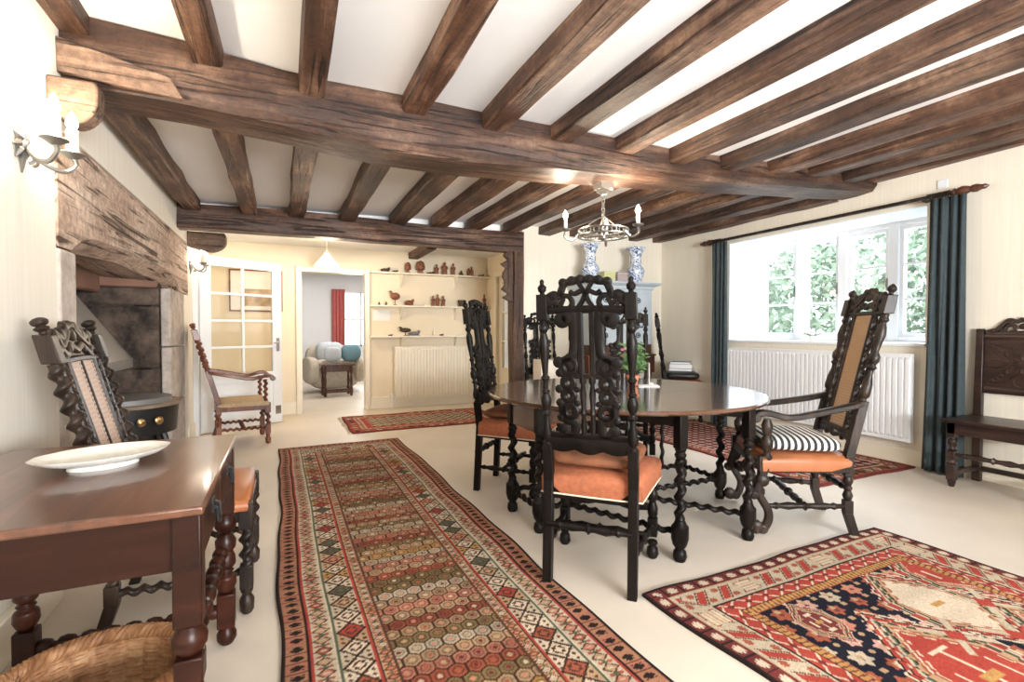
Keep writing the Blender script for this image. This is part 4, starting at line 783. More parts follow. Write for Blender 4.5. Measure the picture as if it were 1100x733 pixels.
m = MB(); m.box((-.003, -.05, 0), (.0, .05, .15)); m.box((-.003, -.05, 0), (.03, .05, .004)); o = m.build('standing_card', M['paper']); o.location = (2.33, 2.79, .7475); o.rotation_euler[2] = RAD(-34); tag(o, 'white card standing upright by the plant on the round table', 'card')

# ---------------------------------------------------------------- open armchair with cane back, right of the table
def cane_chair(name, label, wd, hw, fw, dep, seat_mat, cane_m, tw, arms, top_z, tilt=.2, fancy=True, seat_z=.45, scroll=False):
    t = thing(name, label, 'chair'); ya, yf = -dep/2, dep/2
    def by(z): return ya - tilt*max(0, z-seat_z)
    def F(s_, h, d): return (s_, by(h)+d, h)
    cz = top_z-.06
    for sx in (-1, 1):
        m = MB(); x = sx*hw; h = .022
        m.hexa([(x-h, ya-.06, 0), (x+h, ya-.06, 0), (x+h, ya-.02, 0), (x-h, ya-.02, 0)], [(x-h, ya-h, .13), (x+h, ya-h, .13), (x+h, ya+h, .13), (x-h, ya+h, .13)])
        m.box((x-h, ya-h, .13), (x+h, ya+h, .2)); m.box((x-h, ya-h, seat_z-.1), (x+h, ya+h, seat_z))
        if tw: m.twist((x, ya, .2), (x, ya, seat_z-.1), .026, .055, 1, .5, 10)
        else: turned(m, x, ya, .2, seat_z-.1, [(0, .018), (.2, .026), (.4, .016), (.5, .024), (.6, .016), (.8, .026), (1, .018)])
        m.build('leg', wd, t, bevel=.003)
        m = MB(); b = .62 if not arms else .72; q = lambda z, g: [(x-g, by(z)-g, z), (x+g, by(z)-g, z), (x+g, by(z)+g, z), (x-g, by(z)+g, z)]
        tb = seat_z if not arms else seat_z; 
        zA, zB = (seat_z+.11 if not arms else .74), cz-.10
        m.hexa(q(seat_z, .023), q(zA, .023)); m.hexa(q(zB, .028), q(cz, .026))
        if tw: m.twist(F(x, zA, 0), F(x, zB, 0), .03, .062, 1, .5, 12)
        else: m.lathe(F(x, zA, 0), F(x, zB, 0), [(0, .02), (.03, .013), (.06, .024), (.1, .026), (.2, .024), (.3, .014), (.36, .013), (.39, .025), (.42, .014), (.46, .026), (.52, .026), (.57, .014), (.66, .018), (.76, .027), (.85, .021), (.9, .013), (.93, .024), (.97, .016), (1, .02)], 12)
        m.lathe(F(x, cz, 0), F(x, top_z, 0), [(0, .013), (.2, .011), (.3, .022), (.42, .024), (.5, .012), (.6, .024), (.8, .027), (.95, .016), (1, .004)] if tw else [(0, .014), (.2, .01), (.4, .02), (.6, .023), (.8, .015), (1, .004)], 12); m.build('back_post', wd, t, bevel=.004)
    # crest and bottom rail
    m = MB(); Tk = .024; zc = cz-.03; w = hw
    m.strap([(-w, zc-.065), (0, zc-.06), (w, zc-.065)], .022, Tk, F)
    for sx in (-1, 1):
        m.strap(spline([(sx*w*.95, zc-.01), (sx*w*.7, zc+.035), (sx*w*.45, zc+.02), (sx*w*.25, zc+.055), (0, zc+.07)], 4), .032, Tk, F); m.strap(spline([(sx*w*.9, zc-.045), (sx*w*.62, zc-.02), (sx*w*.5, zc-.045), (sx*w*.25, zc-.01), (0, zc-.03)], 4), .03, Tk, F)
        m.strap(spline([(sx*w*.62, zc+.03), (sx*w*.55, zc-.01), (sx*w*.3, zc+.02), (sx*w*.12, zc+.05)], 4), .026, Tk, F)
        for k, (c, r) in enumerate((((sx*w*.68, zc+.03), .024), ((sx*w*.42, zc+.035), .024), ((sx*w*.2, zc+.06), .022), ((sx*w*.8, zc-.02), .02), ((sx*w*.3, zc-.02), .02))): m.disc(c, r, Tk, F, 10)
    m.disc((0, zc+.03), .026, Tk, F); m.build('crest_rail', wd, t)
    zb = seat_z+.13; m = MB(); m.strap([(-w, zb), (w, zb)], .03, Tk, F); m.strap(spline([(-w*.8, zb-.035), (-w*.4, zb-.02), (0, zb-.04), (w*.4, zb-.02), (w*.8, zb-.035)], 4), .03, Tk, F)
    for sx in (-1, 1): m.disc((sx*w*.45, zb-.035), .022, Tk, F, 10)
    m.build('bottom_rail', wd, t)
    # cane panel with pierced carved border
    px = w*(.46 if arms else .56); m = MB(); m.hexa([F(-px, zb+.01, -.003), F(px, zb+.01, -.003), F(px, zb+.01, .003), F(-px, zb+.01, .003)], [F(-px, zc-.06, -.003), F(px, zc-.06, -.003), F(px, zc-.06, .003), F(-px, zc-.06, .003)]); m.build('cane_panel', cane_m, t, smooth=False)
    for sx in (-1, 1):
        m = MB(); m.strap([(sx*px, zb), (sx*px, zc-.05)], .016, Tk, F)
        m.strap([(sx*(w-.035), zb), (sx*(w-.035), zc-.05)], .010, Tk*.8, F); k = 7
        for i in range(k):
            z = zb+(zc-.06-zb)*(i+.5)/k; cx = (px+w-.035)/2; hh = (zc-.06-zb)/k/2
            m.strap(spline([(sx*(cx-.016), z-hh), (sx*(cx+.014), z-hh*.35), (sx*(cx-.014), z+hh*.35), (sx*(cx+.014), z+hh)], 4), .017, Tk*.9, F, 6)
            m.disc((sx*(cx+(.009 if i % 2 else -.009)), z), .014, Tk, F, 8)
        m.build('carved_border', wd, t)
    m = MB(); m.strap([(0, zb), (0, zc-.06)], .014, Tk*.7, F) if fancy else None
    if fancy: m.build('mullion', wd, t)
    # seat
    m = MB(); sz = seat_z; m.hexa([(-hw-.02, ya-.02, sz-.08), (hw+.02, ya-.02, sz-.08), (fw+.02, yf+.02, sz-.08), (-fw-.02, yf+.02, sz-.08)], [(-hw-.02, ya-.02, sz-.03), (hw+.02, ya-.02, sz-.03), (fw+.02, yf+.02, sz-.03), (-fw-.02, yf+.02, sz-.03)]); m.build('seat_rail', wd, t, bevel=.005)
    R = []
    for z, e in ((sz-.07 if scroll else sz-.035, 1.03), (sz-.02, 1.05), (sz, 1.03), (sz+.012, .95), (sz+.016, .75)): R.append([(a*e, b*e, z) for a, b in ((-hw-.012, ya), (0, ya-.004), (hw+.012, ya), ((fw+hw)/2+.016, 0), (fw+.02, yf), (0, yf+.008), (-fw-.02, yf), (-(fw+hw)/2-.016, 0))])
    m = MB(); m.rings(R); m.build('seat', seat_mat, t, sharp=60)
    # front legs
    for sx in (-1, 1):
        m = MB(); x = sx*fw; y = yf
        if scroll:
            Gs = lambda a, b, d: (x+d, y+a, b)
            P = spline([(0, .37), (.008, .31), (.03, .25), (.005, .2), (-.028, .14), (-.03, .09), (-.008, .045), (.03, .035)], 5); m.strap(P, [.05]*12+[.042]*(len(P)-12), .046, Gs, 10)
            for a_, b_, r_ in ((.004, .305, .036), (.045, .225, .026), (.034, .048, .038), (.0, .042, .03)): m.disc((a_, b_), r_, .052, Gs)
            m.cb((x, y, .4), (.052, .052, .08))
        else:
            m.cb((x, y, sz-.06), (.05, .05, .1)); m.cb((x, y, .15), (.048, .048, .09)); m.lathe((x, y, 0), (x, y, .11), [(0, .016), (.15, .026), (.5, .028), (.7, .016), (.85, .024), (1, .02)], 10)
            if tw: m.twist((x, y, .19), (x, y, sz-.1), .027, .06, 1, .5, 12)
            else: turned(m, x, y, .19, sz-.1, [(0, .018), (.2, .028), (.4, .016), (.6, .026), (.8, .016), (1, .02)])
        m.build('leg', wd, t, bevel=.003)
        if arms:
            m = MB(); az = .66; 
            if tw: m.twist((x, y-.02, sz), (x, y-.02, az-.02), .024, .055, 1, .5, 10)
            else: turned(m, x, y-.02, sz-.02, az-.02, [(0, .026), (.1, .03), (.2, .016), (.35, .03), (.5, .032), (.62, .016), (.7, .026), (.85, .03), (1, .018)], 12)
            m.build('arm_support', wd, t)
            m = MB(); P = spline([(sx*hw, by(.73), .725), (sx*(hw+.015), ya+.08, .69), (sx*(fw-.01), yf-.15, .65), (sx*(fw+.008), yf-.03, .672), (sx*(fw+.012), yf+.03, .672), (sx*(fw+.012), yf+.06, .65)], 5); R = []
            for i, p in enumerate(P):
                k = 1+.25*sin(i*.4); R.append([(p[0]+a*.024*k, p[1], p[2]+b*.017) for a, b in ((-1, -.6), (-.6, -1), (.6, -1), (1, -.6), (1, .6), (.6, 1), (-.6, 1), (-1, .6))])
            m.rings(R); m.lathe((x+sx*.012-.03, yf+.045, .648), (x+sx*.012+.03, yf+.045, .648), [(0, .02), (.1, .025), (.9, .025), (1, .02)], 12); m.build('arm', wd, t)
    zz = .165
    for a, b in (((-hw, ya, zz), (-fw, yf, zz)), ((hw, ya, zz), (fw, yf, zz)), ((-hw, ya, .26), (hw, ya, .26)), ((-(hw+fw)/2, 0, zz), ((hw+fw)/2, 0, zz))):
        m = MB()
        if tw: m.twist(a, b, .02, .052, 1, .5, 10)
        else: m.lathe(a, b, STR, 10)
        m.build('stretcher', wd, t)
    if scroll:
        m = MB(); G = lambda a, b, d: (a, yf+d, b); m.strap(spline([(-fw, .24), (-.14, .25), (-.07, .31), (0, .33), (.07, .31), (.14, .25), (fw, .24)], 4), .04, .026, G)
        for sx in (-1, 1): m.disc((sx*.1, .285), .028, .026, G); m.disc((sx*.2, .26), .026, .026, G)
        m.build('front_stretcher', wd, t)
    elif tw: m = MB(); m.twist((-fw, yf, .29), (fw, yf, .29), .02, .052, 1, .5, 10); m.build('front_stretcher', wd, t)
    return t
ac = cane_chair('cane_armchair', 'dark carved open armchair with cane back panel between the round table and the window', M['dkoak'], .215, .285, .45, M['tanleather'], M['canewarm'], False, True, 1.37, .22, False, .43, True)
ac.location = (2.715, 2.0, 0); ac.rotation_euler = (0, 0, RAD(145-90))
squab('seat_cushion', 'stripe', off(ac, 0, .0), 55, (.235, .21, .042), 'black and cream striped cushion on the carved armchair', z=.446)
lc = cane_chair('twist_cane_chair', 'dark chair with rope-twist back posts and cane panel behind the left side table', M['dkoak'], .235, .24, .43, M['tanleather'], M['cane'], True, False, 1.165, .27, True, .45)
lc.location = (-.36, 2.46, 0); lc.rotation_euler = (0, 0, RAD(-90))
M['caneseat'] = plain('woven_rush', (.42, .3, .17), .7, noise=.2, nscale=60)
ra = cane_chair('twist_armchair', 'red-brown open armchair with twist posts standing before the open glazed door', M['redchair'], .22, .25, .42, M['caneseat'], M['canewarm'], True, True, 1.19, .27, True, .42)
ra.location = (-.40, 5.72, 0); ra.rotation_euler = (0, 0, RAD(-82))

# ---------------------------------------------------------------- left side table
lt = thing('side_table', 'polished brown side table with two drawers in the near left corner', 'table', (-.47, 1.665, 0))
hx, hy = .305, .417
m = MB(); m.box((-hx-.01, -hy, .722), (hx+.003, hy, .742)); m.build('tabletop', M['lefttop'], lt, bevel=.005)
m = MB(); m.box((-hx+.03, -hy+.035, .595), (hx-.03, -hy+.055, .722)); m.box((-hx+.03, hy-.055, .595), (hx-.03, hy-.035, .722)); m.box((-hx+.03, -hy+.05, .595), (-hx+.05, hy-.05, .722)); m.box((hx-.05, -hy+.05, .585), (hx-.042, hy-.05, .722)); m.box((hx-.045, -.012, .585), (hx-.014, .012, .722)); m.box((hx-.045, -hy+.06, .585), (hx-.014, hy-.06, .598)); m.build('apron', M['leftwood'], lt, bevel=.003)
for sy in (-1, 1):
    m = MB(); a, b = sorted((sy*.016, sy*(hy-.078))); m.box((hx-.045, a, .602), (hx-.008, b, .715)); dr = m.build('drawer', M['leftwood'], lt, bevel=.004)
    yc = (a+b)/2; m = MB(); m.cb((hx-.006, yc, .672), (.005, .035, .035)); m.tube([(hx-.008, yc-.024, .672), (hx+.004, yc-.024, .668), (hx+.007, yc-.02, .635), (hx+.007, yc, .626), (hx+.007, yc+.02, .635), (hx+.004, yc+.024, .668), (hx-.008, yc+.024, .672)], .005, 6); m.build('drop_handle', M['blackiron'], dr)
for sx in (-1, 1):
    for sy in (-1, 1):
        m = MB(); x, y = sx*(hx-.033), sy*(hy-.05); h = .028
        m.box((x-h, y-h, .47), (x+h, y+h, .722)); m.lathe((x, y, .40), (x, y, .47), [(0, .018), (.1, .024), (.3, .034), (.6, .036), (.85, .026), (1, .02)], 14)
        m.box((x-h, y-h, .34), (x+h, y+h, .40)) if sy < 0 else m.lathe((x, y, .33), (x, y, .40), [(0, .018), (.2, .032), (.6, .034), (1, .018)], 14)
        m.lathe((x, y, .185), (x, y, .34), [(0, .018), (.08, .026), (.2, .034), (.38, .032), (.46, .018), (.5, .028), (.54, .018), (.65, .032), (.85, .03), (1, .02)], 14); m.box((x-h, y-h, .065), (x+h, y+h, .185)); m.lathe((x, y, 0), (x, y, .065), [(0, .02), (.3, .032), (.6, .032), (1, .018)], 12); m.build('leg', M['leftwood'], lt, bevel=.004)
BOB = []
for i in range(9): BOB += [(i/9+.006, .012), (i/9+.02, .021), (i/9+.055, .025), (i/9+.09, .021), (i/9+.104, .012)]
m = MB(); m.lathe((hx-.045, -hy+.06, .37), (hx-.045, hy-.06, .34), [(0, .014)]+BOB+[(1, .014)], 12); m.build('stretcher', M['leftwood'], lt)
m = MB(); m.lathe((-hx+.045, hy-.05, .12), (hx-.045, hy-.05, .12), [(0, .014)]+BOB+[(1, .014)], 12); m.build('stretcher', M['leftwood'], lt)
pl = thing('oval_platter', 'white scalloped porcelain platter on the left side table', 'platter', (-.465, 1.745, .742), 25); pl.scale = (.72, .72, .72)
def oval(m, prof, n=48, sc=.035):
    R = []
    for z, a, b in prof: R.append([(a*(1+sc*(abs(cos(5*2*pi*j/n))-.5)*(a > .13))*cos(2*pi*j/n), b*(1+sc*(abs(cos(5*2*pi*j/n))-.5)*(a > .13))*sin(2*pi*j/n), z) for j in range(n)])
    m.rings(R)
m = MB(); oval(m, [(.016, .10, .075), (.02, .14, .1), (.034, .19, .13), (.05, .215, .148), (.053, .217, .15), (.053, .212, .146), (.04, .18, .12), (.03, .13, .09), (.027, .1, .07)]); m.build('dish', M['porcelain'], pl)
m = MB(); oval(m, [(0, .112, .082), (.018, .106, .078), (.019, .09, .062)]); m.build('foot', M['porcelain'], pl)
bk = thing('wicker_basket', 'round wicker basket on the floor under the left side table', 'basket', (-.44, 1.58, 0))
m = MB(); R = []; n = 48; rad = lambda z: .145+.055*(max(0, z)/.24)**.8
for k in range(9): z = .004+.23*k/8; R.append([((rad(z)-.004)*cos(2*pi*j/n)*1.05, (rad(z)-.004)*sin(2*pi*j/n)*.9, z) for j in range(n)])
for k in range(8, -1, -1): R.append([(p[0]*.975, p[1]*.975, max(.012, p[2]-.001)) for p in R[k]])
m.rings(R)
for k in range(20):     # woven strands passing in front of and behind the stakes
    z = .01+.0115*k; m.tube([((rad(z)-.003+.007*cos(14*q+pi*(k % 2)))*1.05*cos(q), (rad(z)-.003+.007*cos(14*q+pi*(k % 2)))*.9*sin(q), z) for q in np.linspace(0, 2*pi, 113)[:-1]], .0062, 5, loop=True)
m.build('body', M['wicker'], bk, sharp=80)
m = MB()
for ph in (0, pi/2, pi, 1.5*pi): m.tube([((.2+.012*cos(22*q+ph))*1.05*cos(q), (.2+.012*cos(22*q+ph))*.9*sin(q), .247+.013*sin(22*q+ph)) for q in np.linspace(0, 2*pi, 180)[:-1]], .009, 6, loop=True)
m.build('rim', M['wicker'], bk)
m = MB(); m.box((-.06, -.04, 0), (.06, .04, .004)); o = m.build('paper_scrap', M['paper']); o.location = (-.40, 1.57, .018); o.rotation_euler = (0, 0, .6); tag(o, 'scrap of white paper inside the wicker basket', 'paper')

# ---------------------------------------------------------------- hall chair at the right edge
hc = thing('hall_chair', 'dark carved panel-back hall chair beside the near curtain', 'chair', (4.53, 1.705, 0))
x0, x1, yw = -.20, .195, .255
m = MB(); m.box((x0-.03, -yw-.02, .465), (x1+.0, yw+.02, .49)); m.build('seat', M['hall'], hc, bevel=.005)
m = MB(); m.box((x0, -yw, .38), (x0+.03, yw, .465)); m.box((x0, yw-.03, .38), (x1, yw, .465)); m.box((x0, -yw, .38), (x1, -yw+.03, .465)); m.build('seat_rail', M['hall'], hc, bevel=.004)
for sy in (-1, 1):
    y = sy*(yw-.025); m = MB(); h = .026; x = x0+.026
    m.box((x-h, y-h, .36), (x+h, y+h, .465)); m.lathe((x, y, .26), (x, y, .36), [(0, .016), (.15, .026), (.3, .016), (.5, .03), (.75, .032), (.9, .016), (1, .022)], 12); m.box((x-h, y-h, .2), (x+h, y+h, .26)); m.box((x-h, y-h, .05), (x+h, y+h, .16)); m.lathe((x, y, .16), (x, y, .2), [(0, .02), (.5, .028), (1, .02)], 12); m.lathe((x, y, 0), (x, y, .06), [(0, .016), (.5, .024), (1, .028)], 12); m.build('leg', M['hall'], hc, bevel=.004)
    m = MB(); m.box((x1-.045, y-.025, 0), (x1, y+.025, .47)); m.build('leg', M['hall'], hc, bevel=.004)
    m = MB(); m.hexa([(x1-.045, y-.025, .465), (x1, y-.025, .465), (x1, y+.025, .465), (x1-.045, y+.025, .465)], [(x1-.02, y-.022, 1.135), (x1+.012, y-.022, 1.135), (x1+.012, y+.022, 1.135), (x1-.02, y+.022, 1.135)]); m.build('back_post', M['hall'], hc, bevel=.004)
def FH(s_, h, d): return (x1-.022+.03*(h-.47)/.66-d, s_, h)
m = MB(); m.hexa([FH(-yw+.05, .70, -.008), FH(yw-.05, .70, -.008), FH(yw-.05, .70, .006), FH(-yw+.05, .70, .006)], [FH(-yw+.05, 1.06, -.008), FH(yw-.05, 1.06, -.008), FH(yw-.05, 1.06, .006), FH(-yw+.05, 1.06, .006)]); pn = m.build('panel', M['hall'], hc, smooth=False)
m = MB(); D = .012; G = lambda a, b, d: FH(a, b, .006+d)
m.disc((0, .88), .03, D*1.6, G); 
for k in range(8): q = k*pi/4; m.strap([(.035*cos(q), .88+.035*sin(q)), (.055*cos(q), .88+.055*sin(q))], [.02, .012], D, G)
for sx in (-1, 1):
    for sz in (-1, 1):
        m.strap(spline([(sx*.06, .88+sz*.03), (sx*.12, .88+sz*.06), (sx*.185, .88+sz*.14)], 4), .012, D, G); m.strap(spline([(sx*.03, .88+sz*.06), (sx*.08, .88+sz*.12), (sx*.185, .88+sz*.15)], 4), .012, D, G)
        for k in range(4): m.disc((sx*(.08+.025*k), .88+sz*(.065+.02*k)), .013, D, G, 8)
        m.strap(spline([(0, .88+sz*.06), (sx*.04, .88+sz*.1), (sx*.03, .88+sz*.15), (0, .88+sz*.165)], 4), .011, D, G); m.strap(spline([(sx*.07, .88), (sx*.13, .88+sz*.03), (sx*.19, .88+sz*.015)], 4), .012, D, G)
m.build('carving', M['hall'], pn)
for zz_ in (.685, 1.075): m = MB(); m.strap([(-yw+.04, zz_), (yw-.04, zz_)], .05, .03, FH); m.build('back_rail', M['hall'], hc)
m = MB()
for sx in (-1, 1):
    m.strap(spline([(sx*.2, 1.11), (sx*.15, 1.12), (sx*.12, 1.15), (sx*.075, 1.195), (sx*.03, 1.185), (0, 1.205)], 5), .03, .026, FH); m.strap(spline([(sx*.1, 1.115), (sx*.085, 1.15), (sx*.05, 1.16), (sx*.04, 1.13), (sx*.06, 1.115)], 5), .022, .024, FH); m.disc((sx*.075, 1.18), .025, .028, FH); m.disc((sx*.16, 1.115), .022, .026, FH)
m.strap([(-.2, 1.105), (.2, 1.105)], .03, .024, FH); m.disc((0, 1.15), .022, .024, FH); m.build('crest_rail', M['hall'], hc)
m = MB(); m.lathe((x0+.026, -yw+.04, .235), (x0+.026, yw-.04, .235), STR, 10); m.build('stretcher', M['hall'], hc)
for sy in (-1, 1): m = MB(); y = sy*(yw-.025); m.box((x0+.04, y-.012, .08), (x1-.03, y+.012, .115)); m.build('stretcher', M['hall'], hc, bevel=.003)
m = MB(); m.box((x1-.034, -yw+.04, .08), (x1-.012, yw-.04, .115)); m.build('stretcher', M['hall'], hc, bevel=.003)

# ---------------------------------------------------------------- curtains and pole
cp = thing('curtain_pole', 'dark turned wooden curtain pole with carved finials above the window', 'curtain pole', (4.64, 0, 2.172))
m = MB(); m.lathe((0, 4.42, 0), (0, 2.05, 0), [(0, .016), (1, .016)], 12); m.build('pole', M['dkoak'], cp)
for y, s in ((4.41, 1), (2.09, -1)):
    m = MB(); m.lathe((0, y, 0), (0, y+s*.22, 0), [(0, .02), (.08, .03), (.12, .02), (.18, .028), (.3, .036), (.42, .03), (.52, .02), (.56, .028), (.68, .03), (.82, .018), (.9, .02), (1, .004)], 12); m.build('finial', M['redoak'], cp)
for y in (4.36, 2.28): m = MB(); m.tube([(.11, y, 0), (.05, y, -.02), (0, y, -.016)], .01, 8); m.build('bracket', M['dkoak'], cp)
m = MB()
for k in range(9): y = 2.245-.017*k; m.tube([(.026*cos(q), y, .026*sin(q)-.004) for q in np.linspace(0, 2*pi, 15)[:-1]], .0045, 6, loop=True)
for k in range(7): y = 4.4-.014*k; m.tube([(.026*cos(q), y, .026*sin(q)-.004) for q in np.linspace(0, 2*pi, 15)[:-1]], .0045, 6, loop=True)
m.build('curtain_rings', M['dkoak'], cp)
c = drape('curtain', M['curtain'], 4.635, 2.23, 4.635, 2.0, 2.145, .012, 4, .03, 1.2, -.06); tag(c, 'long blue-grey curtain at the near side of the window beside the hall chair', 'curtain')
c = drape('curtain', M['curtain'], 4.625, 4.42, 4.625, 4.20, 2.145, .012, 4, .025, 1.1); tag(c, 'long blue-grey curtain at the far side of the window', 'curtain')
o = MB().box((-.012, -.035, -.035), (0, .035, .035)).build('alarm_sensor', M['gloss_white'], bevel=.006); o.location = (XR, 2.2, 2.28); tag(o, 'small white plastic box on the wall above the curtain pole', 'sensor box')

# ---------------------------------------------------------------- radiators
def radiator(name, label, loc, rz, Ln, z0, z1, mat):
    t = thing('radiator', label, 'radiator', loc, rz); m = MB(); n = int(Ln/.045); R = []
    P = []
    for i in range(n):
        x = -Ln/2+Ln*(i+.0)/n; w = Ln/n; P += [(x+w*.1, -.075), (x+w*.2, -.09), (x+w*.75, -.09), (x+w*.85, -.075)]
    for z in (z0+.03, z0+.045, z1-.045, z1-.03):
        e = 0 if z in (z0+.045, z1-.045) else .012; R.append([(p[0], p[1]+(e if p[1] < -.08 else 0), z) for p in P]+[(Ln/2, -.075, z), (Ln/2, -.035, z), (-Ln/2, -.035, z)])
    m.rings(R); m.box((-Ln/2, -.078, z0), (Ln/2, -.035, z0+.03)); m.box((-Ln/2, -.078, z1-.03), (Ln/2, -.035, z1)); m.build('panel', mat, t, sharp=25)
    m = MB(); m.box((-Ln/2+.1, -.035, z0+.1), (-Ln/2+.14, .02, z1-.1)); m.build('bracket', mat, t); m = MB(); m.box((Ln/2-.14, -.035, z0+.1), (Ln/2-.1, .02, z1-.1)); m.build('bracket', mat, t)
    m = MB(); m.tube([(-Ln/2, -.055, z0+.03), (-Ln/2-.035, -.055, z0+.03), (-Ln/2-.035, -.055, .0)], .008, 8); m.lathe((-Ln/2-.035, -.055, z0), (-Ln/2-.035, -.055, z0+.07), [(0, .012), (.3, .018), (.9, .018), (1, .01)], 10); m.build('valve', M['gloss_white'], t); return t
radiator('radiator', 'long white panel radiator under the window', (XR-.021, 3.31, 0), -90, 1.92, .2, .93, M['gloss_white'])
radiator('radiator', 'cream panel radiator below the alcove shelves', (2.08, 7.269, 0), 0, 1.3, .14, .89, M['cream_gloss'])

# ---------------------------------------------------------------- shelves with carvings
def figurine(kind, x, y, z, h, w, label, mat='carv', rz=0):
    t = thing('figurine', label, 'figurine', (x, y, z), rz, 'small carvings on the alcove shelves'); m = MB()
    if kind == 'figure':
        m.lathe((0, 0, 0), (0, 0, h), [(0, w*.5), (.06, w*.5), (.07, w*.38), (.25, w*.42), (.45, w*.33), (.58, w*.42), (.68, w*.36), (.74, w*.16), (.78, w*.2), (.87, w*.26), (.95, w*.2), (1, w*.04)], 10)
        for s in (-1, 1): m.tube([(s*w*.36, 0, h*.66), (s*w*.46, -w*.1, h*.5), (s*w*.2, -w*.36, h*.42)], [w*.1, w*.09, w*.07], 6)
    elif kind == 'bust':
        m.lathe((0, 0, 0), (0, 0, h), [(0, w*.36), (.12, w*.36), (.14, w*.2), (.25, w*.22), (.32, w*.45), (.5, w*.5), (.72, w*.46), (.9, w*.34), (1, w*.08)], 12); m.lathe((0, -w*.3, h*.55), (0, -w*.62, h*.5), [(0, w*.12), (1, w*.04)], 6)
    elif kind == 'pair':
        for s in (-1, 1): m.lathe((s*w*.28, 0, 0), (s*w*.2, 0, h*(1 if s > 0 else .82)), [(0, w*.3), (.1, w*.2), (.4, w*.26), (.65, w*.2), (.74, w*.09), (.85, w*.15), (1, w*.03)], 8)
        m.box((-w*.6, -w*.3, 0), (w*.6, w*.3, h*.06))
    elif kind == 'low':
        cushion(m, (0, 0, h*.4), (w*.5, w*.28, h*.4), 1, 12, 8); m.lathe((w*.36, 0, h*.5), (w*.5, 0, h), [(0, w*.12), (.6, w*.16), (1, w*.03)], 8); m.box((-w*.5, -w*.26, 0), (w*.5, w*.26, h*.12))
    elif kind == 'cup':
        m.lathe((0, 0, 0), (0, 0, h), [(0, w*.3), (.1, w*.36), (.9, w*.5), (1, w*.5), (.99, w*.42), (.3, w*.3)], 14)
    elif kind == 'cone': m.lathe((0, 0, 0), (0, 0, h), [(0, w*.5), (.2, w*.46), (.6, w*.26), (.75, w*.16), (.85, w*.2), (1, w*.03)], 10)
    elif kind == 'bird':
        cushion(m, (0, 0, h*.62), (w*.5, w*.17, h*.26), 1, 12, 8); m.lathe((-w*.3, 0, h*.7), (-w*.48, 0, h), [(0, w*.13), (.6, w*.11), (1, w*.06)], 8); m.lathe((-w*.44, 0, h*.95), (-w*.66, 0, h*.9), [(0, w*.06), (1, .002)], 6); m.lathe((0, 0, 0), (0, 0, h*.42), [(0, w*.2), (.12, w*.2), (.16, w*.04), (1, w*.04)], 8)
    m.build('carving', M[mat], t); return t
SH = [(1.952, 'top'), (1.483, 'middle'), (1.047, 'bottom')]
for z, nm in SH:
    t = thing('wall_shelf', f'cream wall shelf with two brackets in the alcove, {nm} of three', 'shelf', (2.0, 7.3, z))
    m = MB(); m.box((-.895, -.17, -.022), (.895, 0, 0)); m.build('board', M['cream_gloss'], t, bevel=.003)
    for x in (-.46, .36):
        m = MB(); m.box((x-.012, -.018, -.2), (x+.012, 0, -.022)); m.hexa([(x-.009, -.018, -.2), (x+.009, -.018, -.2), (x+.009, -.0, -.2), (x-.009, 0, -.2)], [(x-.009, -.15, -.022), (x+.009, -.15, -.022), (x+.009, 0, -.022), (x-.009, 0, -.022)]); m.build('bracket', M['cream_gloss'], t)
def sx_(px): return 1.105+(px-397)*(1.79/126)     # picture column along the shelf wall
Y0 = 7.2
z = SH[0][0]
for kind, px, h, w, lab, mt in (('low', 411, .07, .13, 'dark low animal carving at the left end of the top shelf', 'carvdark'), ('low', 421, .04, .08, 'small dark flat carving second from left on the top shelf', 'carvdark'), ('bust', 434, .16, .09, 'red-brown carved head on a neck, left group of the top shelf', 'carv'), ('bust', 447, .19, .13, 'largest round red-brown carved head on the top shelf', 'carv'), ('low', 457, .04, .12, 'dark flat carving right of the largest head on the top shelf', 'carvdark'), ('figure', 464, .15, .07, 'slim red-brown standing figure left of centre on the top shelf', 'carv'), ('figure', 472.5, .19, .1, 'tall red-brown standing figure at the centre of the top shelf', 'carv'), ('figure', 482, .18, .07, 'slim brown standing figure right of the tall central one', 'carv'), ('cone', 491, .08, .07, 'small dark cone-shaped carving on the top shelf', 'carvdark'), ('pair', 501, .15, .11, 'pair of joined brown figures towards the right of the top shelf', 'carv'), ('low', 513, .035, .1, 'flat dark carving at the right end of the top shelf', 'carvdark')): figurine(kind, sx_(px), Y0, z, h, w, lab, mt)
z = SH[1][0]
for kind, px, h, w, lab, mt in (('cone', 405, .05, .04, 'tiny dark figure at the left end of the middle shelf', 'carvdark'), ('cone', 412, .06, .04, 'tiny dark figure second from left on the middle shelf', 'carvdark'), ('bird', 421, .21, .14, 'dark bird carving on a base on the middle shelf', 'carv'), ('low', 435, .1, .13, 'rounded pinkish brown carving on the middle shelf', 'carv'), ('cone', 451, .035, .05, 'tiny pale ornament at the middle of the middle shelf', 'porcelain'), ('figure', 460, .16, .06, 'left of three brown standing figures on the middle shelf', 'carv'), ('figure', 465, .18, .065, 'middle of three brown standing figures on the middle shelf', 'carv'), ('figure', 471, .16, .065, 'right of three brown standing figures on the middle shelf', 'carv'), ('cup', 491, .1, .11, 'dark brown cup on the middle shelf', 'carvdark'), ('figure', 517, .2, .06, 'slim orange-brown figure at the right end of the middle shelf', 'carv')): figurine(kind, sx_(px), Y0, z, h, w, lab, mt)
z = SH[2][0]
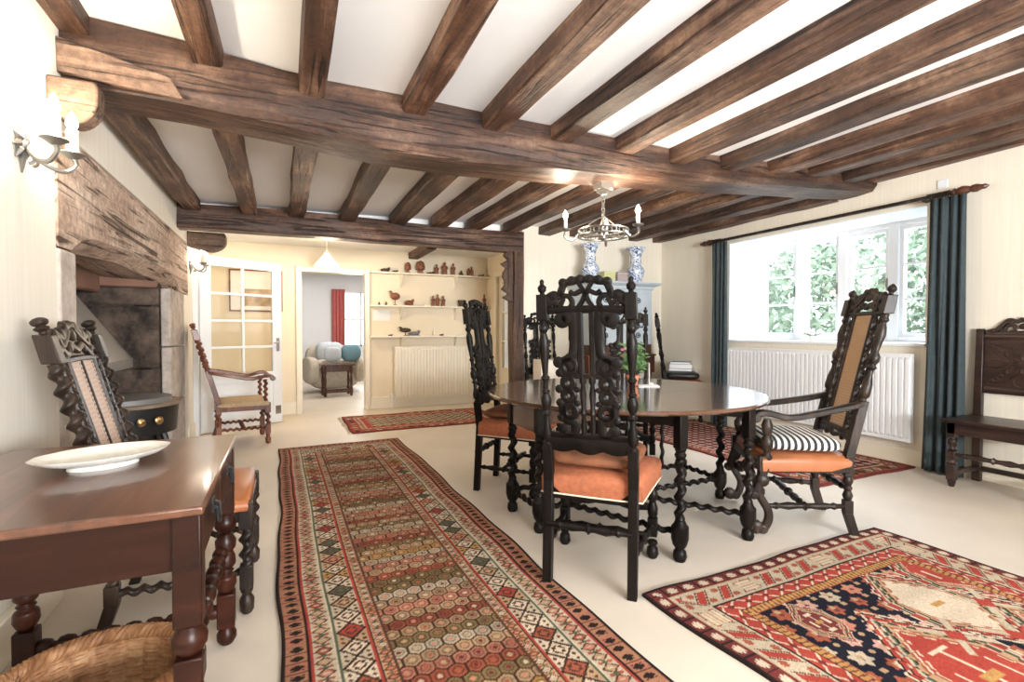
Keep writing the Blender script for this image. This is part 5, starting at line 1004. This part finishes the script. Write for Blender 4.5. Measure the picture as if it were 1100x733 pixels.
for kind, px, h, w, lab, mt in (('low', 416, .025, .06, 'tiny dark ornament at the left of the bottom shelf', 'carvdark'), ('bird', 431, .13, .17, 'dark long-legged bird ornament on the bottom shelf', 'carvdark'), ('low', 440, .08, .16, 'grey-green low ornament beside the bird on the bottom shelf', 'hood'), ('cone', 461, .12, .02, 'thin pale upright ornament on the bottom shelf', 'candle'), ('low', 469, .03, .06, 'tiny dark ornament right of centre on the bottom shelf', 'carvdark'), ('low', 490, .025, .07, 'tiny pale ornament at the right of the bottom shelf', 'porcelain')): figurine(kind, sx_(px), Y0, z, h, w, lab, mt)
o = MB().box((-.12, -.004, -.075), (.12, 0, .075)).build('wall_card', M['paper']); o.location = (1.27, 7.299, 1.34); tag(o, 'pale card fixed to the wall between the middle and bottom shelves', 'card')
# pendant lamp in the alcove
pd = thing('pendant_lamp', 'pale conical glass pendant lamp hanging near the open doorway', 'lamp', (.484, 6.6, 1.92))
m = MB(); m.lathe((0, 0, 0), (0, 0, .16), [(0, .15), (.06, .148), (.5, .085), (.9, .035), (1, .03), (.9, .025), (.5, .07), (.06, .138)], 24); m.build('shade', M['shade'], pd)
m = MB(); m.lathe((0, 0, .15), (0, 0, .19), [(0, .03), (.6, .025), (1, .01)], 12); m.lathe((0, 0, .19), (0, 0, .32), [(0, .004), (1, .004)], 6); m.lathe((0, 0, .31), (0, 0, .34), [(0, .03), (1, .05)], 14); m.build('flex', M['cream_gloss'], pd)
m = MB(); cushion(m, (0, 0, .06), (.025, .025, .035), 1, 10, 8); m.build('bulb', M['bulb'], pd)

# ---------------------------------------------------------------- pale blue cabinet on a brown stand
cb = thing('painted_cabinet', 'tall pale blue painted chest on a brown stand against the back wall', 'cabinet', (3.72, 5.18, 0))
m = MB(); hw_ = .46; m.box((-hw_, -.22, .95), (hw_, .24, 1.63)); m.build('body', M['paleblue'], cb, bevel=.004)
m = MB(); R = [[(a*(hw_+e), (-.22-e) if b < 0 else .25, z) for a, b in ((-1, -1), (1, -1), (1, 1), (-1, 1))] for z, e in ((1.62, .004), (1.64, .02), (1.66, .022), (1.675, .06), (1.69, .085), (1.705, .09), (1.71, .085))]; m.rings(R); m.build('cornice', M['paleblue'], cb, sharp=15)
for z0_, z1_ in ((1.37, 1.61), (1.18, 1.355), (.965, 1.165)):
    m = MB(); m.box((-hw_+.025, -.232, z0_), (hw_-.025, -.21, z1_)); d = m.build('drawer', M['paleblue'], cb, bevel=.005)
    for x in (-.24, .24):
        m = MB(); c = (z0_+z1_)/2; m.tube([(x+.03*cos(q), -.236, c+.03*sin(q)) for q in np.linspace(0, 2*pi, 13)[:-1]], .006, 6, loop=True); m.lathe((x, -.225, c), (x, -.25, c), [(0, .008), (.6, .014), (1, .006)], 10); m.build('drop_handle', M['blackiron'], d)
m = MB(); m.box((-hw_-.03, -.25, .60), (hw_+.03, .25, .82)); m.box((-hw_-.045, -.265, .81), (hw_+.045, .25, .83)); m.box((-hw_, -.22, .83), (hw_, .24, .95)); m.build('stand', M['redoak'], cb, bevel=.006)
for sx in (-1, 1):
    for sy in (-1, 1): m = MB(); m.lathe((sx*.44, sy*.21, 0), (sx*.44, sy*.21, .6), [(0, .03), (.08, .035), (.12, .02), (.3, .03), (.6, .035), (.8, .045), (.9, .025), (1, .03)], 10); m.build('leg', M['redoak'], cb)
def vase(x, lab):
    t = thing('porcelain_vase', lab, 'vase', (x, 5.1, 1.71), 0); m = MB()
    m.lathe((0, 0, 0), (0, 0, .455), [(0, .065), (.03, .07), (.1, .075), (.25, .1), (.34, .11), (.42, .1), (.48, .075), (.52, .068), (.75, .066), (.88, .085), (.97, .12), (1, .125), (.97, .11), (.85, .07)], 8); m.build('body', M['delft'], t, sharp=60)
    m = MB(); m.lathe((0, 0, -.0), (0, 0, .012), [(0, .068), (1, .072)], 8); m.build('foot', M['delft'], t)
vase(3.36, 'left of two blue and white porcelain vases on the pale blue cabinet'); vase(4.04, 'right of two blue and white porcelain vases on the pale blue cabinet')
def trinket(x, w, h, lab, mat):
    t = thing('trinket_box', lab, 'box', (x, 5.08, 1.711)); m = MB(); m.box((-w/2, -.05, 0), (w/2, .05, h*.7)); m.build('body', M[mat], t, bevel=.004); m = MB(); m.box((-w/2-.004, -.054, h*.7), (w/2+.004, .054, h)); m.build('lid', M[mat], t, bevel=.006)
M['greenbox'] = plain('yellow_green_box', (.6, .58, .3), .6); M['pinkbox'] = plain('grey_pink_box', (.42, .34, .33), .6)
trinket(3.60, .16, .13, 'yellow-green box beside the left vase on the cabinet', 'greenbox'); trinket(3.79, .15, .13, 'grey-pink box between the two vases on the cabinet', 'pinkbox')
# things on the two chairs by the wall
px_, py_ = off(c4, 0, .02)
o = MB().box((-.15, -.13, 0), (.15, .13, .27)).build('storage_box', M['candle'], bevel=.006); o.location = (px_, py_, .514); o.rotation_euler[2] = RAD(174); tag(o, 'plain pale box standing on the chair behind the oak post', 'box')
px_, py_ = off(c5, 0, .0)
squab('seat_cushion', 'blackiron', (px_, py_), -128, (.22, .2, .05), 'black leather cushion under the books on the far right carved chair')
z = .613
for w, d, h, mt, lab, r in ((.28, .2, .035, 'book1', 'blue book at the bottom of the pile on the far carved chair', -50), (.27, .19, .05, 'book2', 'thick white book in the middle of the pile on the far carved chair', -44), (.24, .17, .03, 'book1', 'blue book on top of the pile on the far carved chair', -52)):
    t = thing('book', lab, 'book', (px_-.01, py_, z), r); m = MB(); m.box((-w/2, -d/2, 0), (w/2, d/2, .004)); m.box((-w/2, -d/2, h-.004), (w/2, d/2, h)); m.box((-w/2, -d/2, 0), (-w/2+.005, d/2, h)); m.build('cover', M[mt], t); MB().box((-w/2+.004, -d/2+.005, .004), (w/2-.005, d/2-.005, h-.004)).build('pages', M['paper'], t); z += h+.0005

# ---------------------------------------------------------------- chandelier and wall sconces
ch = thing('chandelier', 'pewter candle chandelier hanging from the main beam above the round table', 'chandelier', (2.075, 2.985, 0))
m = MB(); m.box((-.05, -.05, 2.125), (.05, .05, 2.185)); m.lathe((0, 0, 2.09), (0, 0, 2.13), [(0, .02), (.5, .05), (1, .045)], 14); m.build('ceiling_rose', M['iron'], ch)
m = MB(); z = 2.09; k = 0
while z > 1.92:
    m.tube([((.012*cos(q) if k % 2 else 0), (0 if k % 2 else .012*cos(q)), z-.016+.02*sin(q)) for q in np.linspace(0, 2*pi, 13)[:-1]], .0035, 5, loop=True); z -= .03; k += 1
m.build('chain', M['iron'], ch)
m = MB(); m.lathe((0, 0, 1.76), (0, 0, 1.93), [(0, .008), (.1, .025), (.25, .012), (.5, .012), (.6, .03), (.75, .02), (1, .006)], 12); m.build('stem', M['iron'], ch)
m = MB(); rr = .175; 
for zz_, r in ((1.795, rr), (1.835, rr)): m.tube([(r*cos(q), r*sin(q), zz_) for q in np.linspace(0, 2*pi, 49)[:-1]], .008, 6, loop=True)
for i in range(18):
    a = 2*pi*i/18; q = np.linspace(0, 2*pi, 9)[:-1]; m.tube([(rr*cos(a+.12*cos(s)), rr*sin(a+.12*cos(s)), 1.815+.018*sin(s)) for s in q], .005, 5, loop=True)
for i in range(6): a = 2*pi*i/6; m.tube([(rr*cos(a), rr*sin(a), 1.81), (.12*cos(a), .12*sin(a), 1.80), (.02*cos(a), .02*sin(a), 1.80)], .007, 6); 
for i in range(3): a = 2*pi*i/3+.4; m.tube([(rr*cos(a), rr*sin(a), 1.835), (.02*cos(a), .02*sin(a), 1.93)], .004, 5)
m.build('ring', M['iron'], ch)
for i in range(3):
    a = RAD((158, 50, -65)[i]); x, y = .27*cos(a), .27*sin(a); m = MB(); m.tube(spline([(rr*cos(a), rr*sin(a), 1.81), (.22*cos(a), .22*sin(a), 1.765), (.275*cos(a), .275*sin(a), 1.785), (x, y, 1.83)], 4), .008, 6); m.lathe((x, y, 1.825), (x, y, 1.845), [(0, .01), (.5, .035), (1, .04)], 12); cu = m.build('arm', M['iron'], ch)
    m = MB(); m.lathe((x, y, 1.845), (x, y, 1.915), [(0, .013), (1, .013)], 10); m.build('candle_tube', M['candle'], cu); m = MB(); m.lathe((x, y, 1.915), (x, y, 1.975), [(0, .009), (.3, .018), (.55, .016), (.8, .008), (1, .001)], 10); m.build('bulb', M['bulb'], cu)
    point('bulb_light', (ch.location.x+x, ch.location.y+y, 1.995), 4.5, WARM, .02)
def sconce(loc, rz, label, sc=1):
    t = thing('wall_sconce', label, 'wall light', loc, rz); m = MB()          # local +X points away from the wall
    for q in range(8): a = q*pi/4; m.tube([(.004, .012*cos(a), .012*sin(a)), (.014, .035*cos(a), .035*sin(a)), (.006, .06*cos(a+.15), (.065 if q % 4 != 2 else .1)*sin(a+.15))], [.012, .014, .003], 6)
    m.lathe((0, 0, 0), (.03, 0, 0), [(0, .03), (.5, .026), (1, .012)], 12); m.build('back_plate', M['iron'], t)
    for s in (-1, 1):
        x, y = .13, s*.085; m = MB(); m.tube(spline([(.02, 0, 0), (.06, s*.03, -.05), (.11, s*.07, -.065), (.14, s*.09, -.03), (x, y, .0)], 5), .0085, 8); m.tube(spline([(.03, 0, -.005), (.05, s*.015, -.055), (.035, s*.02, -.07)], 4), .006, 6); m.lathe((x, y, -.01), (x, y, .015), [(0, .012), (.5, .03), (.8, .044), (1, .04)], 14); a = m.build('arm', M['iron'], t)
        m = MB(); m.lathe((x, y, .015), (x, y, .105), [(0, .02), (.05, .022), (.95, .02), (1, .016)], 12); m.build('candle_tube', M['candle'], a); m = MB(); m.lathe((x, y, .105), (x, y, .175), [(0, .01), (.3, .02), (.55, .018), (.8, .009), (1, .001)], 10); m.build('bulb', M['bulb'], a)
    return t
s1 = sconce((XL, 2.42, 1.80), 0, 'bright two-candle wall sconce near the top left, by the fireplace lintel')
for s in (-1, 1): point('sconce_light', (XL+.15, 2.42+s*.085, 2.0), 2.2, WARM, .025)
s2 = sconce((XL, 6.03, 1.80), 0, 'far two-candle wall sconce beside the open glazed door')
for s in (-1, 1): point('sconce_light', (XL+.15, 6.03+s*.085, 2.0), 2.4, WARM, .025)
def corbel(y0, y1, pr_, zt, zb, lab):
    m = MB(); P = [(XL, zt), (XL+pr_*.96, zt), (XL+pr_, zt-.03)]+[(XL+pr_*.45+pr_*.55*cos(q), zb+(zt-zb)*.6+(zt-zb)*.6*sin(q)) for q in np.linspace(-.1, -1.5, 8)]+[(XL, zb+.05)]
    m.rings([[(p[0], y0, p[1]) for p in P], [(p[0], y1, p[1]) for p in P]]); tag(m.build('wooden_corbel', M['patch'], bevel=.008), lab, 'corbel')
corbel(2.66, 2.76, .17, 2.17, 1.98, 'rounded wooden corbel on the left wall below the end of the main beam'); corbel(5.9, 6.02, .34, 2.12, 1.92, 'rounded wooden corbel on the left wall behind the far cross beam')
point('pendant_light', (.484, 6.45, 1.88), 10, (1, .80, .56), .06)
# odds and ends on the sill
t = thing('sill_flowers', 'small white flowers in a low pot on the window sill behind the armchair', 'flowers', (4.99, 3.42, 1.017)); m = MB(); m.lathe((0, 0, 0), (0, 0, .05), [(0, .03), (1, .045), (.95, .038)], 12); m.build('pot', M['porcelain'], t); m = MB()
for i in range(26): a, r = random.uniform(0, 6.3), random.uniform(0, .09); cushion(m, (r*cos(a), r*sin(a), .07+random.uniform(0, .05)), (.016, .016, .012), 1, 6, 4)
m.build('petals', M['paper'], t); m = MB()
for i in range(12): a = i*.52; m.tube([(0, 0, .03), (.04*cos(a), .04*sin(a), .06), (.08*cos(a), .08*sin(a), .075)], .003, 4)
m.build('stem', M['leaf'], t)
